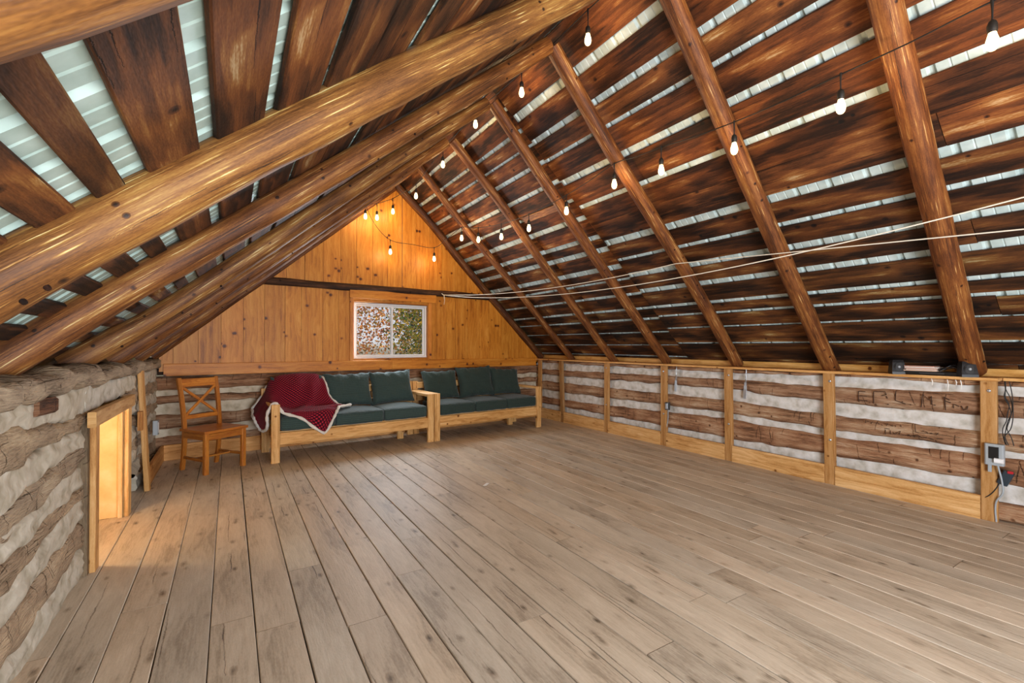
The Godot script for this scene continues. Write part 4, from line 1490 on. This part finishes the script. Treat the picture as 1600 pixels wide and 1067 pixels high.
# ------------------------------------------------------------------ chair
func build_chair() -> void:
	var o := thing("dining_chair", "honey oak dining chair with a crossed back standing beside the left wall", "chair", P(-0.145, 0, 6.06), 0.592)
	for s in [-1, 1]:
		var m := mb(Color(0.9, 0.9, 0.9))
		m.beam(Vector3(s * 0.205, 0, 0.20), Vector3(s * 0.205, 0.425, 0.20), Vector3.BACK, 0.046, 0.046, 0.006)
		put("front_leg", m, M.chair, o)
		# rear leg runs up into the back post, raked both ways
		m = mb(Color(0.85, 0.85, 0.85))
		var path := catmull([Vector3(s * 0.185, 0, -0.235), Vector3(s * 0.188, 0.22, -0.20), Vector3(s * 0.19, 0.44, -0.19), Vector3(s * 0.195, 0.72, -0.225), Vector3(s * 0.20, 0.99, -0.285)], 4)
		for k in path.size() - 1:
			m.beam(path[k] - (path[k + 1] - path[k]) * 0.02, path[k + 1], Vector3.BACK, 0.042, 0.036, 0.004)
		put("rear_leg", m, M.chair, o)
		m = mb(Color(0.75, 0.75, 0.75))
		m.beam(Vector3(s * 0.2, 0.385, -0.17), Vector3(s * 0.205, 0.385, 0.178), Vector3.UP, 0.022, 0.065, 0.003)
		put("side_apron", m, M.chair, o)
		m = mb(Color(0.75, 0.75, 0.75))
		m.beam(Vector3(s * 0.19, 0.14, -0.19), Vector3(s * 0.205, 0.14, 0.178), Vector3.UP, 0.02, 0.03, 0.003)
		put("side_stretcher", m, M.chair, o)
	var m3 := mb(Color(0.85, 0.85, 0.85))
	m3.beam(Vector3(-0.182, 0.385, 0.205), Vector3(0.182, 0.385, 0.205), Vector3.UP, 0.022, 0.065, 0.003)
	put("front_apron", m3, M.chair, o)
	m3 = mb(Color(0.75, 0.75, 0.75))
	m3.beam(Vector3(-0.165, 0.385, -0.19), Vector3(0.165, 0.385, -0.19), Vector3.UP, 0.022, 0.065, 0.003)
	put("rear_apron", m3, M.chair, o)
	m3 = mb(Color(0.75, 0.75, 0.75))
	m3.beam(Vector3(-0.19, 0.14, -0.01), Vector3(0.19, 0.14, -0.01), Vector3.UP, 0.03, 0.02, 0.003)
	put("cross_stretcher", m3, M.chair, o)
	# dished seat
	var rows := []
	var uvs := []
	for j in 11:
		var row := PackedVector3Array()
		var uv := PackedVector2Array()
		for k in 11:
			var u := k / 10.0 * 2 - 1
			var v := j / 10.0 * 2 - 1
			var x := u * lerpf(0.215, 0.24, j / 10.0)
			var y := 0.452 - 0.012 * maxf(0, 1 - u * u * 1.2) * maxf(0, 1 - v * v * 1.2)
			row.append(Vector3(x, y, v * 0.235))
			uv.append(Vector2(x, v * 0.235))
		rows.append(row)
		uvs.append(uv)
	var st := mb(Color(0.9, 0.85, 0.8))
	st.sheet(rows, uvs, true)
	if st.n[60].y < 0:
		st = mb(Color(0.9, 0.85, 0.8)); st.sheet(rows, uvs, false)
	var ring := [Vector2(-0.215, -0.235), Vector2(-0.24, 0.235), Vector2(0.24, 0.235), Vector2(0.215, -0.235)]
	var bot := []
	for k in 4:
		var a: Vector2 = ring[k]
		var b: Vector2 = ring[(k + 1) % 4]
		st.quad(Vector3(a.x, 0.424, a.y), Vector3(b.x, 0.424, b.y), Vector3(b.x, 0.452, b.y), Vector3(a.x, 0.452, a.y), Vector2(0, 0), Vector2(0.4, 0), Vector2(0.4, 0.03), Vector2(0, 0.03))
		bot.push_front(Vector3(a.x, 0.424, a.y))
	st.fan(bot, Vector3.DOWN, [Vector2(0, 0), Vector2(0.4, 0), Vector2(0.4, 0.4), Vector2(0, 0.4)])
	put("seat", st, M.chair, o)
	# crest, lower rail and the crossed slats
	m3 = mb(Color(1, 0.95, 0.9))
	m3.beam(Vector3(-0.18, 0.935, -0.268), Vector3(0.18, 0.935, -0.268), Vector3(0, 1, -0.2), 0.024, 0.09, 0.004)
	put("crest_rail", m3, M.chair, o)
	m3 = mb(Color(0.95, 0.9, 0.85))
	m3.beam(Vector3(-0.175, 0.565, -0.205), Vector3(0.175, 0.565, -0.205), Vector3(0, 1, -0.15), 0.022, 0.045, 0.004)
	put("lower_rail", m3, M.chair, o)
	for s in [-1.0, 1.0]:
		m3 = mb(Color(0.95, 0.9, 0.85))
		var zz: float = 0.005 * s
		m3.beam(Vector3(-0.178 * s, 0.582, -0.207 + zz), Vector3(0.178 * s, 0.893, -0.258 + zz), Vector3(0, 0.2, 1), 0.03, 0.014, 0.003)
		put("cross_slat", m3, M.chair, o)

# ------------------------------------------------------------------ string lights
func build_lights() -> void:
	# bulbs along the cord: hook point, length of the drop to the bulb, label
	var hooks := [
		[P(2.2, 3.80, -0.9), 0.1, ""], [P(2.2, 3.80, 0.0), 0.1, ""], [P(2.2, 3.79, 0.85), 0.1, ""], [P(2.2, 3.77, 1.7), 0.1, ""],
		[P(2.2, 3.773, 2.545), 0.12, "lit bulb hanging highest, closest along the ridge string"],
		[P(2.2, 3.775, 3.432), 0.09, "lit bulb second along the ridge string, above the third right rafter"],
		[P(2.2, 3.81, 4.331), 0.04, "lit bulb third along the ridge string, close under the rafter joint"],
		[P(2.2, 3.737, 5.202), 0.10, "lit bulb fourth along the ridge string toward the gable"],
		[P(2.2, 3.591, 6.148), 0.075, "lit bulb last on the ridge string before the gable peak"],
		[P(2.076, 3.543, 6.80), 0.10, "lit bulb rightmost of the three under the gable peak"],
		[P(1.833, 3.421, 6.776), 0.11, "lit bulb in the middle of the three under the gable peak"],
		[P(1.663, 3.39, 6.76), 0.09, "lit bulb leftmost of the three under the gable peak"],
		[P(2.037, 2.915, 6.796), 0.08, "lit bulb at the left of the sagging loop before the gable boards"],
		[P(2.731, 2.879, 6.80), 0.08, "lit bulb at the right of the sagging loop before the gable boards"],
		[P(2.85, 3.05, 6.05), 0.06, "lit bulb on the right slope nearest the gable, first beyond the loop"],
		[P(2.93, 2.975, 5.68), 0.07, "lit bulb on the right slope between the two rafters nearest the gable"],
		[P(2.99, 2.917, 5.151), 0.07, "lit bulb right of two close ones, third on the right slope from the gable"],
		[P(3.0, 2.892, 4.522), 0.07, "lit bulb on the right slope above the short pale patch board"],
		[P(2.99, 2.915, 3.80), 0.07, "lit bulb hanging in front of the fourth right slope rafter"],
		[P(2.95, 2.985, 3.057), 0.09, "lit bulb beside the rafter where the white cord is tied"],
		[P(2.964, 2.947, 2.539), 0.09, "lit bulb hanging alone between the second and third nearest right rafters"],
		[P(2.99, 2.903, 1.925), 0.09, "lit bulb hanging in front of the second nearest right rafter"],
		[P(2.99, 2.906, 1.268), 0.09, "lit bulb against the wide orange board between the two nearest right rafters"],
		[P(2.98, 2.928, 0.648), 0.09, "largest looking lit bulb, by itself in the top right corner"],
		[P(2.98, 2.93, 0.0), 0.09, ""], [P(2.98, 2.93, -0.7), 0.09, ""], [P(2.98, 2.93, -1.4), 0.09, ""]]
	var unseen := 0
	for h in hooks:
		var at: Vector3 = h[0]
		var d: float = h[1]
		var lab: String = h[2] if h[2] else "lit string bulb out of the picture, on the " + ["first", "second", "third", "fourth", "fifth", "sixth", "seventh"][unseen] + " hook overhead"
		if not h[2]: unseen += 1
		var o := thing("light_bulb", lab, "light bulb", at, rng.randf() * TAU, "string light bulbs")
		var m := mb()
		m.tube([Vector3(0, 0.008, 0), Vector3(0, -d * 0.5, 0.001), Vector3(0, -d, 0)], [0.0075, 0.004, 0.004], 6)
		put("drop_cord", m, M.cable, o)
		m = mb()
		m.lathe(Vector3(0, -d, 0), [Vector2(0.0, -0.055), Vector2(0.018, -0.055), Vector2(0.019, -0.02), Vector2(0.014, -0.004), Vector2(0.006, 0.004), Vector2(0.0, 0.004)], 12)
		put("socket", m, M.cable, o)
		m = mb()
		m.lathe(Vector3(0, -d - 0.05, 0), [Vector2(0.0, -0.088), Vector2(0.012, -0.085), Vector2(0.020, -0.075), Vector2(0.0245, -0.058), Vector2(0.023, -0.04), Vector2(0.017, -0.018), Vector2(0.013, 0.0)], 14)
		put("glass", m, M.bulb, o)
		var l := OmniLight3D.new()
		l.name = "bulb_light"
		l.position = Vector3(0, -d - 0.10, 0)
		l.light_color = Color(1.0, 0.83, 0.60)
		l.light_energy = 0.09
		l.light_size = 0.022
		l.omni_range = 12.0
		l.omni_attenuation = 2.0
		l.shadow_enabled = true
		o.add_child(l)
	var s := thing("string_light_cord", "thin dark cord of the string lights running along ridge, gable and right slope", "cord", hooks[0][0])
	var pts := []
	for q in hooks.size():
		var p: Vector3 = hooks[q][0]
		if q:
			var b: Vector3 = hooks[q - 1][0]
			if q != 12:
				pts.append((b + p) / 2 - Vector3(0, 0.012 * b.distance_to(p), 0) - s.position)
			else:
				pts.append(P(1.80, 3.12, 6.78) - s.position)
		pts.append(p - s.position)
	var path := catmull(pts, 4)
	var rd := []
	for k in path.size(): rd.append(0.0042)
	var m := mb()
	m.tube(path, rd, 6)
	put("wire", m, M.cable, s)

func build_cords() -> void:
	var a := P(2.95, 2.165, 6.97)
	var one := thing("clothesline", "white cord stretched from the dark gable beam past the nearest rafter, lower at first", "cord", a)
	var path := []
	var end := P(3.753, 2.171, 0.697)
	for k in 21:
		var f := k / 20.0
		path.append((a.lerp(end, f) - Vector3(0, 0.23 * 4 * f * (1 - f), 0)) - a)
	rope(one, path)
	var kn := mb()
	kn.tube([Vector3(-0.03, 0.02, 0.02), Vector3(0, -0.01, 0.05), Vector3(0.01, -0.09, 0.05), Vector3(0.0, -0.16, 0.045)], [0.006, 0.009, 0.004, 0.003], 6)
	put("knot", kn, M.rope, one)
	var b := P(2.97, 2.17, 6.97)
	var two := thing("clothesline", "white cord tied half way along to the third nearest right rafter", "cord", b)
	path = []
	var tie := P(3.863, 2.178, 3.127)
	var end2 := P(3.966, 2.03, 0.738)
	for k in 13:
		var f := k / 12.0
		path.append(b.lerp(tie, f) - Vector3(0, 0.10 * 4 * f * (1 - f), 0) - b)
	for k in range(1, 11):
		var f := k / 10.0
		path.append(tie.lerp(end2, f) - b)
	rope(two, path)

func rope(o: Node3D, path: Array) -> void:
	var rd := []
	for k in path.size(): rd.append(0.0045)
	var m := mb()
	m.tube(path, rd, 6)
	put("line", m, M.rope, o)

# ------------------------------------------------------------------ things on the shelf
func build_shelf_things() -> void:
	var Y := 1.0995
	var sp := [[P(5.0, Y, 1.695), "small black desk speaker left of the magazines on the pine shelf", -0.9], [P(4.988, Y, 1.24), "small black desk speaker at the right end of the pine shelf", -0.95]]
	for q in 2:
		var o := thing("speaker", sp[q][1], "speaker", sp[q][0], sp[q][2], "pair of desk speakers")
		var m := mb()
		var rows := [[0.0, 0.050, 0.045], [0.02, 0.051, 0.046], [0.10, 0.042, 0.036], [0.122, 0.038, 0.030]]
		var pts := []
		for r in rows:
			var ring := []
			for c in [[-1, 1], [1, 1], [1, -1], [-1, -1]]:
				ring.append(Vector3(c[0] * r[1], r[0], c[1] * r[2] - r[0] * 0.12))
			pts.append(ring)
		for j in 3:
			for k in 4:
				var k2 := (k + 1) % 4
				m.quad(pts[j][k], pts[j][k2], pts[j + 1][k2], pts[j + 1][k], Vector2(0, 0), Vector2(1, 0), Vector2(1, 1), Vector2(0, 1))
		m.fan(pts[3], Vector3.UP, [Vector2(0, 0), Vector2(1, 0), Vector2(1, 1), Vector2(0, 1)])
		put("cabinet", m, M.black, o)
		m = mb()
		var c0 := Vector3(0, 0.062, 0.034)
		var dn := Vector3(0, 0.22, 1).normalized()
		m.tube([c0, c0 + dn * 0.007, c0 + dn * 0.008, c0 + dn * 0.003], [0.036, 0.036, 0.031, 0.004], 20)
		var driver := put("driver", m, plain("speaker_cone", Color("2b2a2a"), 0.7), o)
		m = mb()
		m.tube([c0 + dn * 0.004, c0 + dn * 0.013], [0.013, 0.007], 12)
		put("dust_cap", m, M.grey, driver)
	var book := thing("magazine_stack", "short stack of worn pinkish magazines lying between the two speakers", "magazines", P(5.06, Y + 0.031, 1.54))
	var cols := [Color("d9b8a0"), Color("e6d3c4"), Color("c79a84"), Color("e9e2d8"), Color("b98a78")]
	for k in 5:
		var m := mb()
		m.box(Vector3(rng.randf_range(-0.01, 0.01), 0.005 + k * 0.009, rng.randf_range(-0.015, 0.015)), Vector3(0.13, 0.008, 0.22), 0.001)
		put("magazine", m, plain("magazine_%d" % k, cols[k], 0.6), book)
	var dv := thing("disc_player", "flat black player under the magazines on the pine shelf", "player", P(5.07, Y, 1.48))
	var m := mb()
	m.box(Vector3(0, 0.016, 0), Vector3(0.16, 0.030, 0.36), 0.004)
	var case_ := put("case", m, M.black, dv)
	m = mb()
	m.box(Vector3(-0.081, 0.017, 0.02), Vector3(0.003, 0.010, 0.16), 0.001)
	put("tray", m, plain("player_tray", Color("3a3a3c"), 0.3), case_)
	var cb := thing("cable_bundle", "loose bundle of black cables heaped between magazines and right speaker", "cable", P(5.05, Y + 0.032, 1.37))
	m = mb()
	for k in 5:
		var pts := []
		var rd := []
		for j in 12:
			var f := j / 11.0
			pts.append(Vector3(0.04 * sin(f * 5.0 + k * 1.7), 0.006 + 0.05 * sin(f * PI) * (0.5 + 0.1 * k) + 0.002 * k, lerpf(0.11, -0.05, f) + 0.02 * sin(k * 2.0)))
			rd.append(0.004)
		m.tube(pts, rd, 6)
	put("loops", m, M.black, cb)
	# drips of old white paint below the shelf
	var dr := thing("paint_drips", "few white drips on the log wall just below the magazines", "drips", P(5.02, 1.0, 1.35))
	for k in 4:
		m = mb()
		var a: float = [0.12, 0.02, -0.03, -0.06][k]
		var l: float = [0.05, 0.09, 0.04, 0.07][k]
		m.tube([Vector3(0.0, 0.07, -a), Vector3(0.002, 0.07 - l * 0.5, -a + 0.006), Vector3(0.0, 0.065 - l, -a + 0.004)], [0.003, 0.004, 0.002], 6)
		put("drip", m, M.wax, dr)

func build_electrics() -> void:
	# big outlet box near the nearest post
	var o := thing("outlet_box", "large grey weatherproof outlet box screwed beside the nearest pine post", "outlet", P(4.962, 0.46, 1.088))
	var m := mb()
	m.box(Vector3(0.01, 0.06, 0.0), Vector3(0.05, 0.16, 0.105), 0.008)
	var cover := put("cover", m, M.grey, o)
	m = mb()
	m.box(Vector3(-0.017, 0.075, 0.0), Vector3(0.006, 0.09, 0.055), 0.004)
	put("socket_face", m, M.black, cover)
	m = mb()
	m.box(Vector3(-0.02, 0.02, 0.03), Vector3(0.03, 0.035, 0.05), 0.006)
	put("white_plug", m, M.vinyl, o)
	m = mb()
	m.box(Vector3(0.0, -0.045, -0.025), Vector3(0.02, 0.06, 0.02), 0.003)
	put("lid", m, M.grey, cover)
	var ad := thing("power_adapter", "dark blue grey power adapter hanging below the large outlet box", "adapter", P(4.99, 0.30, 1.035))
	m = mb()
	m.beam(Vector3(0, 0.10, 0.02), Vector3(0, 0.0, -0.02), Vector3.RIGHT, 0.06, 0.04, 0.008)
	put("body", m, plain("adapter_shell", Color("25313a"), 0.5), ad)
	m = mb()
	m.box(Vector3(-0.02, 0.10, 0.03), Vector3(0.012, 0.02, 0.03), 0.004)
	put("red_switch", m, plain("red_plastic", Color("b0202a"), 0.4), ad)
	var gc := thing("hanging_cable", "grey power cord hanging from the large outlet box to the floor", "cord", P(4.965, 0.0, 1.08))
	m = mb()
	var path := catmull([Vector3(0.0, 0.50, 0.0), Vector3(-0.005, 0.42, 0.015), Vector3(0.0, 0.33, 0.03), Vector3(0.0, 0.24, 0.035), Vector3(0.01, 0.17, 0.0), Vector3(0.02, 0.10, -0.01), Vector3(0.02, 0.006, -0.005)], 5)
	var rd := []
	for k in path.size(): rd.append(0.006)
	m.tube(path, rd, 6)
	put("cord", m, M.grey, gc)
	var bc := thing("speaker_cable", "tangled thin black wires hanging down the logs from shelf to outlet box", "cable", P(5.0, 0.0, 1.03))
	m = mb()
	for k in 4:
		if k: put("wire", m, M.cable, bc)
		m = mb()
		var pts := []
		for j in 9:
			var f := j / 8.0
			pts.append(Vector3(-0.005 - 0.004 * k, lerpf(1.08, 0.60, f), -0.005 + 0.012 * k + 0.05 * bump.get_noise_2d(f * 1.4 + k * 9.0, k * 3.7)))
		var pp := catmull(pts, 4)
		rd = []
		for j in pp.size(): rd.append(0.003)
		m.tube(pp, rd, 6)
	put("wire", m, M.cable, bc)
	m = mb()
	var tail := catmull([Vector3(-0.005, 0.33, -0.03), Vector3(-0.01, 0.25, -0.06), Vector3(-0.01, 0.19, -0.10), Vector3(0.0, 0.14, -0.16)], 5)
	rd = []
	for j in tail.size(): rd.append(0.004)
	m.tube(tail, rd, 6)
	put("lead", m, M.cable, bc)
	# small box on the fourth post
	var s := thing("outlet_box", "small dark outlet box on the side of a middle wall post", "outlet", P(4.985, 0.49, 4.175))
	m = mb()
	m.box(Vector3(0, 0.05, 0), Vector3(0.05, 0.10, 0.05), 0.005)
	put("box", m, plain("dark_box", Color("3c3f40"), 0.4), s)
	m = mb()
	m.box(Vector3(-0.027, 0.05, 0.0), Vector3(0.004, 0.07, 0.035), 0.002)
	put("cover_plate", m, M.steel, s)
	m = mb()
	path = catmull([Vector3(0.02, 0.0, -0.01), Vector3(0.022, -0.12, -0.012), Vector3(0.02, -0.22, -0.03), Vector3(0.012, -0.31, -0.05)], 5)
	rd = []
	for j in path.size(): rd.append(0.006)
	m.tube(path, rd, 6)
	put("cord", m, M.grey, s)
	# galvanised straps tying rafters to the log wall
	var straps := [[4.08, "twisted grey steel strap on the logs right of the small dark box"], [3.12, "twisted grey steel strap on the logs right of the third nearest post"]]
	for q in straps:
		var t := thing("metal_strap", q[1], "strap", P(5.025, 0.74, q[0]), 0, "rafter tie straps")
		m = mb()
		var prev := Vector3.ZERO
		for k in 9:
			var f := k / 9.0
			var f2 := (k + 1) / 9.0
			var a0 := 0.9 * smoothstep(0.2, 0.8, f)
			m.beam(Vector3(0.0, lerpf(0.0, 0.33, f), 0.02 * f), Vector3(0, lerpf(0.0, 0.33, f2) + 0.001, 0.02 * f2), Vector3(cos(a0), 0, sin(a0)), 0.036, 0.003, 0.0005)
		var strip := put("strip", m, M.steel, t)
		m = mb()
		m.tube([Vector3(-0.006, 0.30, 0.02), Vector3(0.004, 0.30, 0.02)], [0.007, 0.007], 8)
		put("screw", m, M.steel, strip)
	var lb := thing("switch_box", "pale grey electrical box on the left log wall behind the leaning stud", "outlet", P(-0.66, 0.40, 6.15))
	m = mb()
	m.box(Vector3(0, 0.08, 0), Vector3(0.045, 0.15, 0.10), 0.005)
	put("box", m, M.grey, lb)
	m = mb()
	m.box(Vector3(0.024, 0.08, 0), Vector3(0.004, 0.11, 0.065), 0.002)
	put("cover_plate", m, M.vinyl, lb)
